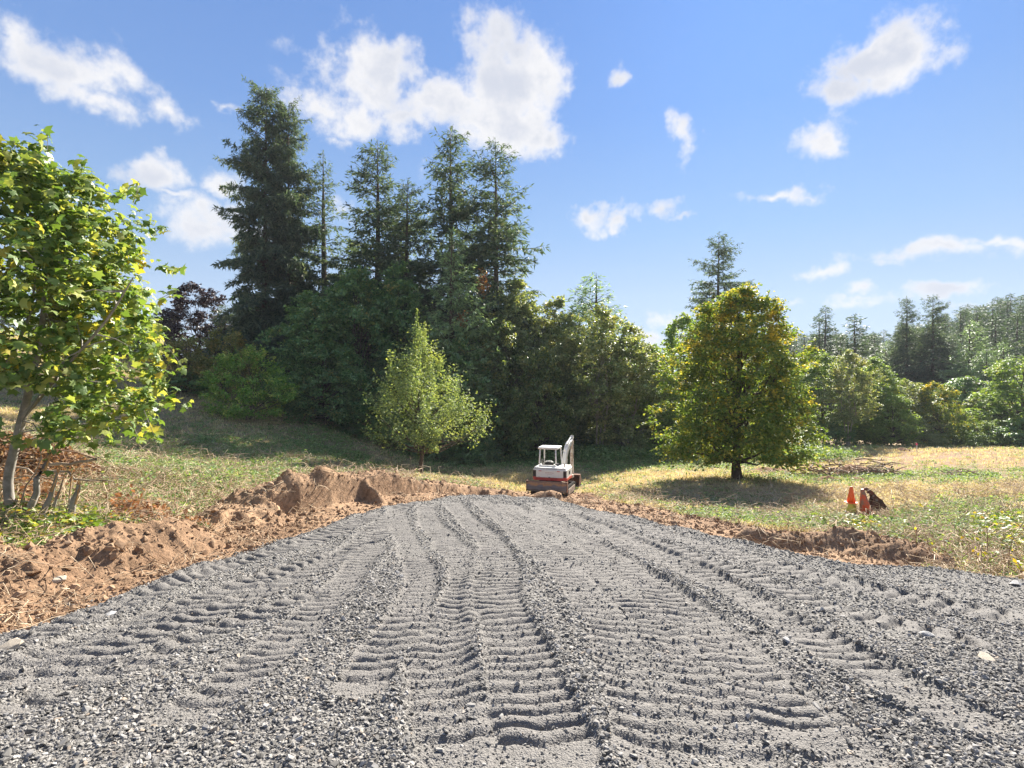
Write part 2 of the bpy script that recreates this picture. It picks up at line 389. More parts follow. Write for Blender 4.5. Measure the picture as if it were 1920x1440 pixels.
track([(800, 960), (805, 990), (830, 1020), (860, 1060), (880, 1110), (860, 1170), (830, 1240), (830, 1320), (850, 1400), (870, 1460)], .25, .03, .065, .16, .02, 9)
track([(1010, 965), (1060, 1000), (1130, 1050), (1220, 1120), (1320, 1210), (1420, 1310), (1500, 1420)], .22, .015, .06, .16, .01, 16)
track([(1130, 1020), (1240, 1070), (1370, 1140), (1520, 1230), (1700, 1340)], .22, .015, .06, .18, .02, 17)
track([(560, 1040), (440, 1080), (300, 1130), (140, 1190), (-20, 1240)], .22, .02, .08, .22, .02, 18)
track([(700, 1040), (650, 1110), (580, 1190), (480, 1280), (360, 1380)], .2, .015, .05, .17, .01, 19)
track([(740, 965), (750, 1000), (770, 1050), (790, 1110), (770, 1180), (720, 1250), (680, 1330)], .2, .015, .05, .17, .01, 11)
track([(850, 955), (880, 990), (920, 1030), (935, 1080), (930, 1130), (945, 1190), (965, 1250), (980, 1320), (1010, 1400), (1030, 1460)], .24, .03, .06, .16, .03, 10)
def drive_detail(x, y):
    """ruts and tread prints in the gravel: height and how packed the surface is"""
    z = np.zeros(x.shape); packed = np.zeros(x.shape)
    z += 0.05 * fbm(x, y, 0.55, 3, 40) + 0.03 * fbm(x, y, 2.2, 4, 41)
    for P, w, depth, bar, pitch, rg, seed, fade in TR:
        bb = w + 0.4
        sel = (x > P[:, 0].min() - bb) & (x < P[:, 0].max() + bb) & (y > P[:, 1].min() - bb) & (y < P[:, 1].max() + bb)
        if not sel.any(): continue
        xs, ys = x[sel], y[sel]
        d, off, arc, _ = polydist(xs, ys, P)
        n = fbm(xs, ys, 1.3, 3, 60 + seed); d = d + 0.05 * n
        ins = 1 - sstep(w - 0.03, w + 0.015, d)
        s = (arc + 0.09 * fbm(xs, ys, 2.4, 3, 80 + seed) + 0.05 * np.abs(off) / w) / pitch
        ph = s - np.floor(s)
        lug = sstep(0.0, 0.12, ph) * (1 - sstep(0.5, 0.85, ph))      # steep on one side, slumped on the other
        amp = (0.45 + 0.55 * sstep(-0.45, 0.35, fbm(xs, ys, 1.1, 4, 90 + seed))) * (0.8 + 0.4 * vnoise(xs * 5, ys * 5, 130 + seed))
        half = 1 - 0.18 * (1 - sstep(0.02, 0.06, np.abs(off)))
        zi = -depth * (0.7 + 0.3 * n) + .82 * bar * amp * (lug - 0.5) * half
        zo = rg * np.exp(-((d - w - 0.06) / 0.06) ** 2) * (0.5 + 0.9 * np.clip(fbm(xs, ys, 1.7, 2, 33 + seed) + .3, 0, 1))
        zc = z[sel]; z[sel] = zc * (1 - ins * .8) + zi * ins + zo * (1 - ins)
        packed[sel] = np.maximum(packed[sel] * (1 - ins) * 1.0, ins * (0.55 + 0.45 * amp))
    z += packed * 0.011 * fbm(x, y, 6.0, 4, 140)
    return z, packed
def edge_noise(x, y): return 0.16 * fbm(x, y, 1.1, 4, 21) + 0.07 * fbm(x, y, 5.0, 3, 22)
def ground(x, y, full=False):
    x = np.atleast_1d(np.asarray(x, float)).copy(); y = np.atleast_1d(np.asarray(y, float)).copy()
    b = base(x, y); z = b.copy()
    sg = sdpoly(x, y, gravel_poly) + edge_noise(x, y)
    near = y < 60
    r1 = np.zeros_like(z); r2 = r1.copy(); r3 = r1.copy(); r4 = r1.copy()
    m = (y > 9) & (y < 26) & (x < 2) & (x > -10)
    r1[m] = ridge_h(x[m], y[m], R1, 3, 1.0); r4[m] = ridge_h(x[m], y[m], R4, 19)
    m = (y > 4) & (y < 14)
    r2[m] = ridge_h(x[m], y[m], R2, 11, 0.0, .8); r3[m] = ridge_h(x[m], y[m], R3, 15)
    offg = 1 - sstep(-0.05, 0.25, sg)
    r1, r2, r3, r4 = (r * offg for r in (r1, r2, r3, r4))
    ss = sdpoly(x, y, SOIL_L) + 0.22 * fbm(x, y, 1.2, 4, 31) + 0.1 * fbm(x, y, 5, 3, 32)
    ss = np.maximum(ss, 0.5 * (np.maximum(np.maximum(r1, r2), r3) > 0.03))
    grav = sg > 0; soil = (~grav) & (ss > 0)
    z += np.maximum(np.maximum(r1, r2), np.maximum(r3, r4))
    pad = 0.13 * sstep(0.0, 0.38, sg) + 0.05 * np.exp(-((sg - 0.3) / 0.2) ** 2) * (1 + fbm(x, y, 1.5, 3, 25))
    z += np.where(grav, pad, 0)
    packed = np.zeros_like(z)
    if grav.any():
        dz, pk = drive_detail(x[grav], y[grav]); k = sstep(0.1, 0.5, sg[grav]); z[grav] += dz * k; packed[grav] = pk * k
    z[soil] += (0.07 * fbm(x[soil], y[soil], 1.6, 4, 51) + 0.035 * np.abs(fbm(x[soil], y[soil], 7.0, 3, 52))) 
    md = ~(grav | soil)
    z[md] += 0.05 * fbm(x[md], y[md], 0.5, 3, 61) + 0.02 * fbm(x[md], y[md], 3, 3, 62)
    if full: return z, grav, soil, md, packed, sg, ss, r1, r2
    return z
def gz(x, y): return float(ground(x, y)[0])

# ---------------------------------------------------------------- terrain meshes
NC, NR = 640, 1060
S0 = 2.5
yy = np.exp(np.linspace(math.log(0.4 + S0), math.log(76 + S0), NR)) - S0
uu = np.linspace(-1.02, 1.02, NC)
GX = (uu[None, :] * (yy + S0)[:, None]).ravel(); GY = np.repeat(yy, NC)
GZ, Mg, Ms, Mm, PK, SG, SS, RR1, RR2 = ground(GX, GY, True)
idx = np.arange(NC * NR).reshape(NR, NC)
Q = np.stack([idx[:-1, :-1], idx[:-1, 1:], idx[1:, 1:], idx[1:, :-1]], -1).reshape(-1, 4)
# colour of the open ground: dry straw, green patches, bare brown earth -- what grows there, not light
def blob(px, py, rx, ry):
    """soft patch given by its centre and extent in the photo, evaluated on the ground"""
    c = hit(px, py); a = hit(px + rx, py); n = hit(px, py - ry); f = hit(px, py + ry)
    wx = abs(a[0] - c[0]) + .1; wy = max(abs(n[1] - c[1]), abs(f[1] - c[1])) + .1
    return lambda x, y: np.exp(-(((x - c[0] - (y - c[1]) * c[0] / c[1]) / wx) ** 2 + ((y - c[1]) / wy) ** 2))
GREEN = [blob(330, 895, 380, 60), blob(330, 890, 380, 50), blob(420, 890, 220, 45), blob(150, 1000, 160, 25), blob(1700, 892, 300, 12), blob(1000, 862, 250, 12), blob(1800, 975, 160, 35), blob(1430, 975, 120, 12), blob(1700, 990, 120, 15), blob(620, 840, 130, 20), blob(1250, 870, 150, 8)]
BROWN = [(blob(1650, 868, 160, 10), .8), (blob(1800, 856, 330, 20), 1.15), (blob(1640, 862, 200, 14), 1.1), (blob(560, 775, 180, 18), .5), (blob(330, 755, 120, 20), .6), (blob(1000, 852, 330, 8), .9), (blob(1400, 900, 90, 8), .5), (blob(330, 975, 120, 25), .75), (blob(1820, 1060, 120, 20), .8), (blob(60, 860, 120, 40), .7)]
def meadow_mix(x, y):
    g = sum(b(x, y) for b in GREEN); g = np.clip(g * 1.2 + 0.30 + 0.5 * fbm(x, y, 0.22, 4, 71) + 0.25 * fbm(x, y, 1.1, 3, 72), 0, 1)
    b = np.zeros_like(g)
    for f, w in BROWN: b = np.maximum(b, f(x, y) * w)
    b = np.clip(b * (1.1 + 0.7 * fbm(x, y, 0.8, 4, 73)) + 0.35 * np.clip(fbm(x, y, 0.5, 4, 74) - 0.35, 0, 1), 0, 1)
    return g, b
gg, bb = meadow_mix(GX, GY)
bb = np.maximum(bb, np.exp(-np.maximum(-SS, 0) / 0.5) * 0.8)
straw = np.array([.58, .50, .29]); green = np.array([.25, .335, .12]); brown = np.array([.24, .155, .095])
MC = straw * (1 - gg)[:, None] + green * gg[:, None]; MC = MC * (1 - bb)[:, None] + brown * bb[:, None]
f1 = np.clip(0.5 + 0.8 * fbm(GX, GY, 0.9, 5, 81), 0, 1)[:, None]
SC = np.array([.33, .215, .13]) * (1 - f1) + np.array([.18, .11, .066]) * f1
VC = np.where(Ms[:, None], SC, MC)

# materials of the ground
def gravel_ground_mat():
    m, N = newmat('gravel_bed'); co = N.new('ShaderNodeTexCoord').outputs['Object']
    at = N.new('ShaderNodeAttribute', attribute_name='packed').outputs['Fac']
    vo = N.new('ShaderNodeTexVoronoi'); N.l.new(co, vo.inputs['Vector']); vo.inputs['Scale'].default_value = 42.0
    v2 = N.new('ShaderNodeTexVoronoi'); N.l.new(co, v2.inputs['Vector']); v2.inputs['Scale'].default_value = 110.0
    big = N.noise(co, 1.6, 5.0, 0.6)
    c1 = N.ramp(N.noise(vo.outputs['Color'], 3.0, 0.0), [(0.3, (.085, .08, .073)), (0.5, (.17, .161, .147)), (0.72, (.30, .284, .262))])
    c2 = N.ramp(N.noise(co, 75.0, 4.0, 0.7), [(0.3, (.112, .105, .096)), (0.7, (.222, .208, .191))])
    c = N.mix(at, c1, c2); c = N.mix(N.rng(big, .3, .7, 0, .3), c, (.19, .175, .165, 1))
    h = N.math('ADD', N.math('MULTIPLY', vo.outputs['Distance'], N.math('MULTIPLY_ADD', at, -0.75, 1.0)), N.math('MULTIPLY', v2.outputs['Distance'], 0.35))
    h = N.math('ADD', h, N.math('MULTIPLY', N.noise(co, 35.0, 5.0, .65), 0.5))
    b = principled(N, c, 0.9, 0.2, 0, bump(N, h, 1.0, 0.022)); out(N, b.outputs[0]); return m
def vc_ground_mat(name, fine, bd, ns):
    m, N = newmat(name); co = N.new('ShaderNodeTexCoord').outputs['Object']
    at = N.new('ShaderNodeAttribute', attribute_name='tint').outputs['Color']
    n1 = N.noise(co, ns, 6.0, 0.7); n2 = N.noise(co, ns * 4.3, 4.0, 0.7)
    k = N.rng(N.math('ADD', N.math('MULTIPLY', n1, .6), N.math('MULTIPLY', n2, .4)), 0.36, 0.64, 1 - fine, 1 + fine)
    c = N.vmath('SCALE', at, (0, 0, 0)); c.node.inputs[3].default_value = 1.0; N.l.new(k, c.node.inputs[3])
    h = N.math('ADD', N.math('MULTIPLY', n1, 1.0), N.math('MULTIPLY', n2, .4))
    b = principled(N, c, 0.95, 0.1, 0, bump(N, h, 0.9, bd)); out(N, b.outputs[0]); return m
M_gravel = gravel_ground_mat(); M_meadow = vc_ground_mat('meadow_ground', .45, .05, 9.0); M_soil = vc_ground_mat('dug_soil', .38, .045, 8.0)
def region(name, face_mask, m, attr):
    F = Q[face_mask]; used, inv = np.unique(F.ravel(), return_inverse=True)
    me = fast_mesh(name, np.stack([GX[used], GY[used], GZ[used]], -1), inv.reshape(-1, 4), [m], True)
    if attr == 'packed':
        a = me.attributes.new('packed', 'FLOAT', 'POINT'); a.data.foreach_set('value', PK[used].astype(np.float32))
    else:
        a = me.attributes.new('tint', 'FLOAT_COLOR', 'POINT'); a.data.foreach_set('color', np.hstack([VC[used], np.ones((len(used), 1))]).astype(np.float32).ravel())
    return link(name, me)
fg = Mg[Q].sum(1) >= 2; fs = (~fg) & (Ms[Q].sum(1) >= 2); f1m = fs & (RR1[Q].mean(1) > 0.06); f2m = fs & (RR2[Q].mean(1) > 0.05)
tag(region('gravel_drive', fg, M_gravel, 'packed'), kind='structure')
tag(region('bare_soil', fs & ~f1m & ~f2m, M_soil, 'tint'), kind='structure')
tag(region('meadow', ~fg & ~fs, M_meadow, 'tint'), kind='structure')
tag(region('soil_mound', f1m, M_soil, 'tint'), 'long rough mound of dug brown soil along the left edge of the gravel drive', 'soil mound')
tag(region('soil_mound', f2m, M_soil, 'tint'), 'low clumpy heap of dug brown soil beside the right edge of the gravel drive', 'soil mound')
# the land beyond and around, a little lower where the fine sheet covers it
def outer():
    a = np.sinh(np.linspace(-5.2, 5.2, 150)) / np.sinh(5.2) * 430
    b = np.concatenate([np.linspace(-60, 0, 12), np.exp(np.linspace(math.log(4), math.log(445), 90))])
    X, Y = np.meshgrid(a, b); x, y = X.ravel(), Y.ravel(); z = base(x, y)
    z = z + 1.2 * fbm(x, y, 0.02, 3, 91) * sstep(75, 160, y)
    ins = (np.abs(x) < 1.0 * (y + S0) + .5) & (y < 74) & (y > -0.5)
    z = np.where(ins, z - 0.8, z - 0.02)
    i = np.arange(len(x)).reshape(len(b), len(a)); F = np.stack([i[:-1, :-1], i[:-1, 1:], i[1:, 1:], i[1:, :-1]], -1).reshape(-1, 4)
    me = fast_mesh('far_land', np.stack([x, y, z], -1), F, [M_forest_floor], True)
    tag(link('far_land', me), kind='structure')
M_forest_floor = simple_mat('forest_floor', (.10, .11, .045), (.17, .13, .07), .95, .1, nscale=.6, bstr=.5, bdist=.1)
outer()
# ---------------------------------------------------------------- scattered small stuff (instances on points)
def scatter(name, P, rot, scl, protos, idxs, mats=None, attr=None):
    """one 'stuff' object: each point of its mesh carries one instance of a prototype mesh"""
    me = bpy.data.meshes.new(name); me.vertices.add(len(P)); me.vertices.foreach_set('co', np.asarray(P, np.float32).ravel())
    for nm, ty, key, dat in (('rot', 'FLOAT_VECTOR', 'vector', rot), ('scl', 'FLOAT_VECTOR', 'vector', scl), ('pick', 'INT', 'value', idxs)):
        a = me.attributes.new(nm, ty, 'POINT'); a.data.foreach_set(key, np.ascontiguousarray(dat, np.int32 if ty == 'INT' else np.float32).ravel())
    if attr is not None:
        a = me.attributes.new('mixv', 'FLOAT', 'POINT'); a.data.foreach_set('value', np.asarray(attr, np.float32))
    o = link(name, me)
    pc = bpy.data.collections.new(name + '_pieces')
    for i, pm in enumerate(protos):
        po = bpy.data.objects.new('%s_piece_%02d' % (name, i), pm); pc.objects.link(po)
    ng = bpy.data.node_groups.new(name + '_scatter', 'GeometryNodeTree')
    ng.interface.new_socket('Geometry', in_out='INPUT', socket_type='NodeSocketGeometry')
    ng.interface.new_socket('Geometry', in_out='OUTPUT', socket_type='NodeSocketGeometry')
    N = ng.nodes; L = ng.links
    gi = N.new('NodeGroupInput'); go = N.new('NodeGroupOutput'); ip = N.new('GeometryNodeInstanceOnPoints')
    ci = N.new('GeometryNodeCollectionInfo'); ci.inputs['Collection'].default_value = pc
    ci.inputs['Separate Children'].default_value = True; ci.inputs['Reset Children'].default_value = True
    def na(nm, ty):
        n = N.new('GeometryNodeInputNamedAttribute'); n.data_type = ty; n.inputs['Name'].default_value = nm; return n.outputs[0]
    L.new(gi.outputs[0], ip.inputs['Points']); L.new(ci.outputs[0], ip.inputs['Instance'])
    ip.inputs['Pick Instance'].default_value = True
    L.new(na('pick', 'INT'), ip.inputs['Instance Index'])
    L.new(na('rot', 'FLOAT_VECTOR'), ip.inputs['Rotation']); L.new(na('scl', 'FLOAT_VECTOR'), ip.inputs['Scale'])
    L.new(ip.outputs[0], go.inputs[0])
    md = o.modifiers.new('scatter', 'NODES'); md.node_group = ng
    tag(o, kind='stuff'); return o
rs = np.random.RandomState(7)
def sample_ground(n, y0, y1, umax=0.97):
    y = np.exp(rs.uniform(math.log(y0 + S0), math.log(y1 + S0), n)) - S0
    x = rs.uniform(-umax, umax, n) * (y + S0)
    k = np.abs(x) < 0.93 * y + 1.6
    return x[k], y[k]

def stone_mesh(name, seed, m, flat=0.7, n=14):
    import bmesh
    r = random.Random(seed); bm = bmesh.new()
    for i in range(n):
        v = Vector((r.gauss(0, 1), r.gauss(0, 1), r.gauss(0, 1))).normalized() * r.uniform(.8, 1.1)
        bm.verts.new((v.x * .5, v.y * .5 * r.uniform(.75, 1), v.z * .5 * flat))
    res = bmesh.ops.convex_hull(bm, input=bm.verts)
    for g in list(bm.verts):
        if not g.link_faces: bm.verts.remove(g)
    me = bpy.data.meshes.new(name); bm.to_mesh(me); bm.free(); me.materials.append(m); return me
def instance_mat(name, stops, rough=.85, spec=.25, ns=30., var=.25, trans=0.0, tcol=(1.3, 1.2, .5), attr_stops=None):
    m, N = newmat(name)
    r = N.new('ShaderNodeObjectInfo').outputs['Random']; co = N.new('ShaderNodeTexCoord').outputs['Object']
    if trans:
        r = N.math('FRACT', N.math('ADD', r, N.math('MULTIPLY', N.new('ShaderNodeNewGeometry').outputs['Random Per Island'], .35)))
    c = N.ramp(r, stops)
    c = N.mix(N.rng(N.noise(co, ns, 4., .7), .35, .65, 0, var), c, (.08, .075, .07, 1)) if not trans else c
    b = principled(N, c, rough, spec)
    if trans:
        t = N.new('ShaderNodeBsdfTranslucent'); N.l.new(N.mix(1., c, tuple(tcol) + (1,), 'MULTIPLY'), t.inputs['Color'])
        mx = N.new('ShaderNodeMixShader'); mx.inputs[0].default_value = trans; N.l.new(b.outputs[0], mx.inputs[1]); N.l.new(t.outputs[0], mx.inputs[2]); out(N, mx.outputs[0])
    else: out(N, b.outputs[0])
    return m
M_stone = instance_mat('crushed_stone', [(0, (.085, .08, .073)), (.35, (.178, .168, .153)), (.75, (.28, .264, .242)), (.94, (.37, .35, .324)), (1, (.34, .27, .20))], ns=1.5, var=.3)
M_clod = instance_mat('soil_clod', [(0, (.19, .115, .067)), (.5, (.28, .18, .108)), (1, (.38, .255, .16))], .95, .1, ns=2., var=.2)

def gravel():
    protos = [stone_mesh('stone_piece', 100 + i, M_stone, flat=.5 + .07 * i) for i in range(7)]
    x, y = sample_ground(420000, 1.8, 19.5)
    z, g, s, md, pk, sg, ss, _, _ = ground(x, y, True)
    loose = 1 - 0.74 * pk
    clump = sstep(-.5, .5, fbm(x, y, .9, 3, 301) + .25)
    edge = np.exp(-(np.abs(sg) / .35) ** 2)
    keep = ((sg > -0.08) & (rs.rand(len(x)) < np.clip(loose * (0.35 + .65 * clump) + .5 * edge, 0, 1)))
    # a few strays thrown onto the soil
    keep |= (~g) & (sg > -.8) & (rs.rand(len(x)) < 0.12 * np.exp(sg / .2))
    x, y, z, pk, edge = (a[keep] for a in (x, y, z, pk, edge)); n = len(x)
    d = np.exp(rs.normal(math.log(.0145), .45, n)) * (1 + y / 22.) * (1 - .35 * pk) * (1 + .5 * edge)
    d = np.clip(d, .007, .055)
    P = np.stack([x, y, z + d * .12], -1); R = np.stack([rs.normal(0, .45, n), rs.normal(0, .45, n), rs.uniform(0, 6.28, n)], -1)
    S = d[:, None] * np.stack([rs.uniform(.9, 1.4, n), rs.uniform(.75, 1.1, n), rs.uniform(.6, 1., n)], -1)
    o = scatter('gravel', P, R, S, protos, rs.randint(0, 7, n)); print('stones', n)
    tag(o, 'loose grey crushed stone strewn all over the drive', 'gravel')
gravel()
def clods():
    protos = [stone_mesh('clod_piece', 200 + i, M_clod, flat=.8, n=16) for i in range(5)]
    x, y = sample_ground(260000, 4, 27)
    z, g, s, md, pk, sg, ss, r1, r2 = ground(x, y, True)
    k = s & (rs.rand(len(x)) < (.28 + .5 * sstep(-.2, .5, fbm(x, y, 1.3, 3, 303))))
    k |= md & (ss > -.6) & (rs.rand(len(x)) < .05)
    x, y, z = x[k], y[k], z[k]; n = len(x)
    d = np.clip(np.exp(rs.normal(math.log(.021), .65, n)) * (1 + y / 25.), .01, .17)
    P = np.stack([x, y, z + d * .08], -1); R = rs.uniform(0, 6.28, (n, 3)); S = d[:, None] * rs.uniform(.7, 1.25, (n, 3))
    tag(scatter('soil_clods', P, R, S, protos, rs.randint(0, 5, n)), 'crumbly brown clods lying over the dug soil', 'soil clods'); print('clods', n)
clods()

# grass and weeds
def blade_tuft(name, seed, m, nb, h, spread, w, droop=.5):
    r = np.random.RandomState(seed); V = []; F = []
    for i in range(nb):
        a = r.uniform(0, 6.28); d = np.array([math.cos(a), math.sin(a), 0]); p = np.array([r.normal(0, spread), r.normal(0, spread), 0]); hh = h * r.uniform(.5, 1.2)
        sd = np.array([-d[1], d[0], 0]) * w * .5; lean = r.uniform(.2, 1.) * hh
        m1 = p + d * lean * .4 + np.array([0, 0, hh * .7]); t = p + d * lean * (1 + droop * .4) + np.array([0, 0, hh * (1 - droop * r.uniform(0, .8))])
        b = len(V); V += [p - sd, p + sd, m1 + sd * .8, m1 - sd * .8, t]; F += [(b, b + 1, b + 2, b + 3), (b + 3, b + 2, b + 4)]
    me = bpy.data.meshes.new(name); me.from_pydata([tuple(v) for v in V], [], F); me.materials.append(m); return me
def leaf_tuft(name, seed, m, nl, size, spread, h, lobes=4):
    r = np.random.RandomState(seed); V = []; F = []
    for i in range(nl):
        p = np.array([r.normal(0, spread), r.normal(0, spread), h * r.uniform(.15, 1)]); a = r.uniform(0, 6.28); s = size * r.uniform(.6, 1.3)
        nrm = np.array([r.normal(0, .45), r.normal(0, .45), 1.]); nrm /= np.linalg.norm(nrm)
        t = np.array([math.cos(a), math.sin(a), 0]); t -= nrm * t.dot(nrm); t /= np.linalg.norm(t); q = np.cross(nrm, t)
        b = len(V)
        for (u, v, ww) in ((-.5, 0, 0), (-.1, .36, .06), (.5, .0, -.06), (-.1, -.36, .06)): V.append(p + t * u * s + q * v * s + nrm * ww * s)
        F += [(b, b + 1, b + 2), (b, b + 2, b + 3)]
    me = bpy.data.meshes.new(name); me.from_pydata([tuple(v) for v in V], [], F); me.materials.append(m); return me
M_straw = instance_mat('dry_grass', [(0, (.36, .27, .15)), (.4, (.55, .46, .27)), (.75, (.72, .65, .44)), (1, (.48, .47, .2))], .6, .3, trans=.45, tcol=(1.1, 1., .6))
M_green = instance_mat('green_grass', [(0, (.12, .20, .06)), (.5, (.20, .30, .09)), (1, (.36, .47, .18))], .6, .2, trans=.45)
M_clover = instance_mat('ground_leaf', [(0, (.10, .17, .06)), (.5, (.17, .27, .10)), (.9, (.28, .39, .17)), (1, (.42, .50, .22))], .6, .2, trans=.4)
M_bramble = instance_mat('bramble_leaf', [(0, (.09, .16, .03)), (.45, (.16, .25, .05)), (.75, (.30, .36, .05)), (.9, (.55, .48, .04)), (1, (.36, .20, .08))], .5, .4, trans=.35)
M_deadleaf = instance_mat('dead_leaf', [(0, (.17, .085, .045)), (.4, (.28, .15, .075)), (.8, (.40, .23, .12)), (1, (.42, .32, .19))], .7, .2, trans=.3, tcol=(1.2, .9, .6))
M_root = simple_mat('dead_stem', (.42, .29, .18), (.28, .18, .11), .8, .2)
def place(name, protos, x, y, dmin, dmax, label, cat, lift=0.0, flatz=(.8, 1.2), tilt=.15, grow=25.):
    z = ground(x, y); n = len(x)
    s = rs.uniform(dmin, dmax, n) * (1 + y / grow); P = np.stack([x, y, z + lift], -1)
    R = np.stack([rs.normal(0, tilt, n), rs.normal(0, tilt, n), rs.uniform(0, 6.28, n)], -1)
    S = s[:, None] * np.stack([np.ones(n), np.ones(n), rs.uniform(*flatz, n)], -1)
    return tag(scatter(name, P, R, S, protos, rs.randint(0, len(protos), n)), label, cat)
def meadow():
    x, y = sample_ground(330000, 5, 60)
    z, g, s, md, pk, sg, ss, r1, r2 = ground(x, y, True)
    gr, br = meadow_mix(x, y); u = rs.rand(len(x))
    br = np.maximum(br, np.exp(-np.maximum(-ss, 0) / .4) * .8)
    dens = md & (u < 1 - .92 * br) & (np.hypot(x - 10.85, (y - 17.3) * .75) > .75)
    isg = rs.rand(len(x)) < np.clip((gr - .18) * 1.35, .05, .97)
    near = y < 15
    a = dens & ~isg; b = dens & isg; cl = b & (rs.rand(len(x)) < .6); b = b & ~cl
    P1 = [blade_tuft('straw_piece', 10 + i, M_straw, 11, .055, .045, .007, .9) for i in range(4)]
    P2 = [blade_tuft('grass_piece', 20 + i, M_green, 11, .06, .04, .006, .5) for i in range(4)]
    P3 = [leaf_tuft('clover_piece', 30 + i, M_clover, 13, .035, .06, .06) for i in range(4)]
    place('dry_grass', P1, x[a], y[a], .8, 1.5, 'short dry straw coloured grass covering the open meadow', 'dry grass')
    place('green_grass', P2, x[b], y[b], .7, 1.4, 'short green grass growing in patches over the meadow', 'green grass')
    place('clover', P3, x[cl], y[cl], .8, 1.6, 'low broad leaved green ground cover spreading over the left bank and meadow', 'ground cover'); print('tufts', a.sum(), b.sum(), cl.sum())
meadow()
# ---------------------------------------------------------------- trees
def norm(v): return v / (np.linalg.norm(v, axis=-1, keepdims=True) + 1e-9)
LEAF2 = (np.array([(-.5, 0, 0), (.05, .34, .07), (.55, 0, -.07), (.05, -.34, .07)]), np.array([(0, 1, 2), (0, 2, 3)]))
# a lobed maple leaf: base, five lobes with notches between them, tips drooping
_ml = [(-.42, 0, .02), (-.40, .30, 0), (-.55, .50, -.12), (-.16, .42, .03), (.10, .58, -.16), (.22, .30, .02), (.58, 0, -.20), (.20, -.28, .02), (.12, -.60, -.16), (-.14, -.40, .03), (-.52, -.50, -.12), (-.40, -.28, 0)]
MAPLE = (np.array([(-.18, 0, .05)] + _ml), np.array([(0, i + 1, (i + 1) % 12 + 1) for i in range(12)]))
SPRAY = (np.array([(0, 0, 0), (.45, .13, -.02), (1, 0, -.16), (.45, -.13, -.02)]), np.array([(0, 1, 2), (0, 2, 3)]))
def cards(P, Nn, T, S, tmpl):
    """oriented copies of a little template: returns verts, faces"""
    TV, TF = tmpl; Nn = norm(Nn); T = norm(T - Nn * (T * Nn).sum(-1, keepdims=True)); B = np.cross(Nn, T)
    S = np.asarray(S).reshape(-1, 1, 1)
    V = P[:, None] + S * (TV[None, :, 0:1] * T[:, None] + TV[None, :, 1:2] * B[:, None] + TV[None, :, 2:3] * Nn[:, None])
    F = TF[None] + (np.arange(len(P)) * len(TV))[:, None, None]
    return V.reshape(-1, 3), F.reshape(-1, 3)
def tubes(list_of, n=6):
    """tapered tubes as one mesh: each entry (points, radii)"""
    V = []; F = []; b = 0; w = np.arange(n) * 2 * math.pi / n
    for pts, rad in list_of:
        pts = np.asarray(pts, float); rad = np.asarray(rad, float); k = len(pts)
        t = norm(np.gradient(pts, axis=0)); ref = np.where(np.abs(t[:, 2:3]) > .9, np.array([[1., 0, 0]]), np.array([[0, 0, 1.]]))
        a = norm(np.cross(t, ref)); c = np.cross(t, a)
        V.append((pts[:, None] + rad[:, None, None] * (np.cos(w)[None, :, None] * a[:, None] + np.sin(w)[None, :, None] * c[:, None])).reshape(-1, 3))
        i = np.arange(k - 1)[:, None] * n; j = np.arange(n)[None]; j2 = (j + 1) % n
        F.append(np.stack([b + i + j, b + i + j2, b + i + n + j2, b + i + n + j], -1).reshape(-1, 4)); b += k * n
    return np.vstack(V), np.vstack(F)
def bent(a, b, r, k=4, sag=0.0, jit=.06):
    a = np.asarray(a, float); b = np.asarray(b, float); t = np.linspace(0, 1, k)[:, None]; L = np.linalg.norm(b - a)
    p = a * (1 - t) + b * t; p += r.normal(0, jit * L, (k, 3)) * np.sin(t * math.pi); p[:, 2] += sag * L * np.sin(t[:, 0] * math.pi); return p

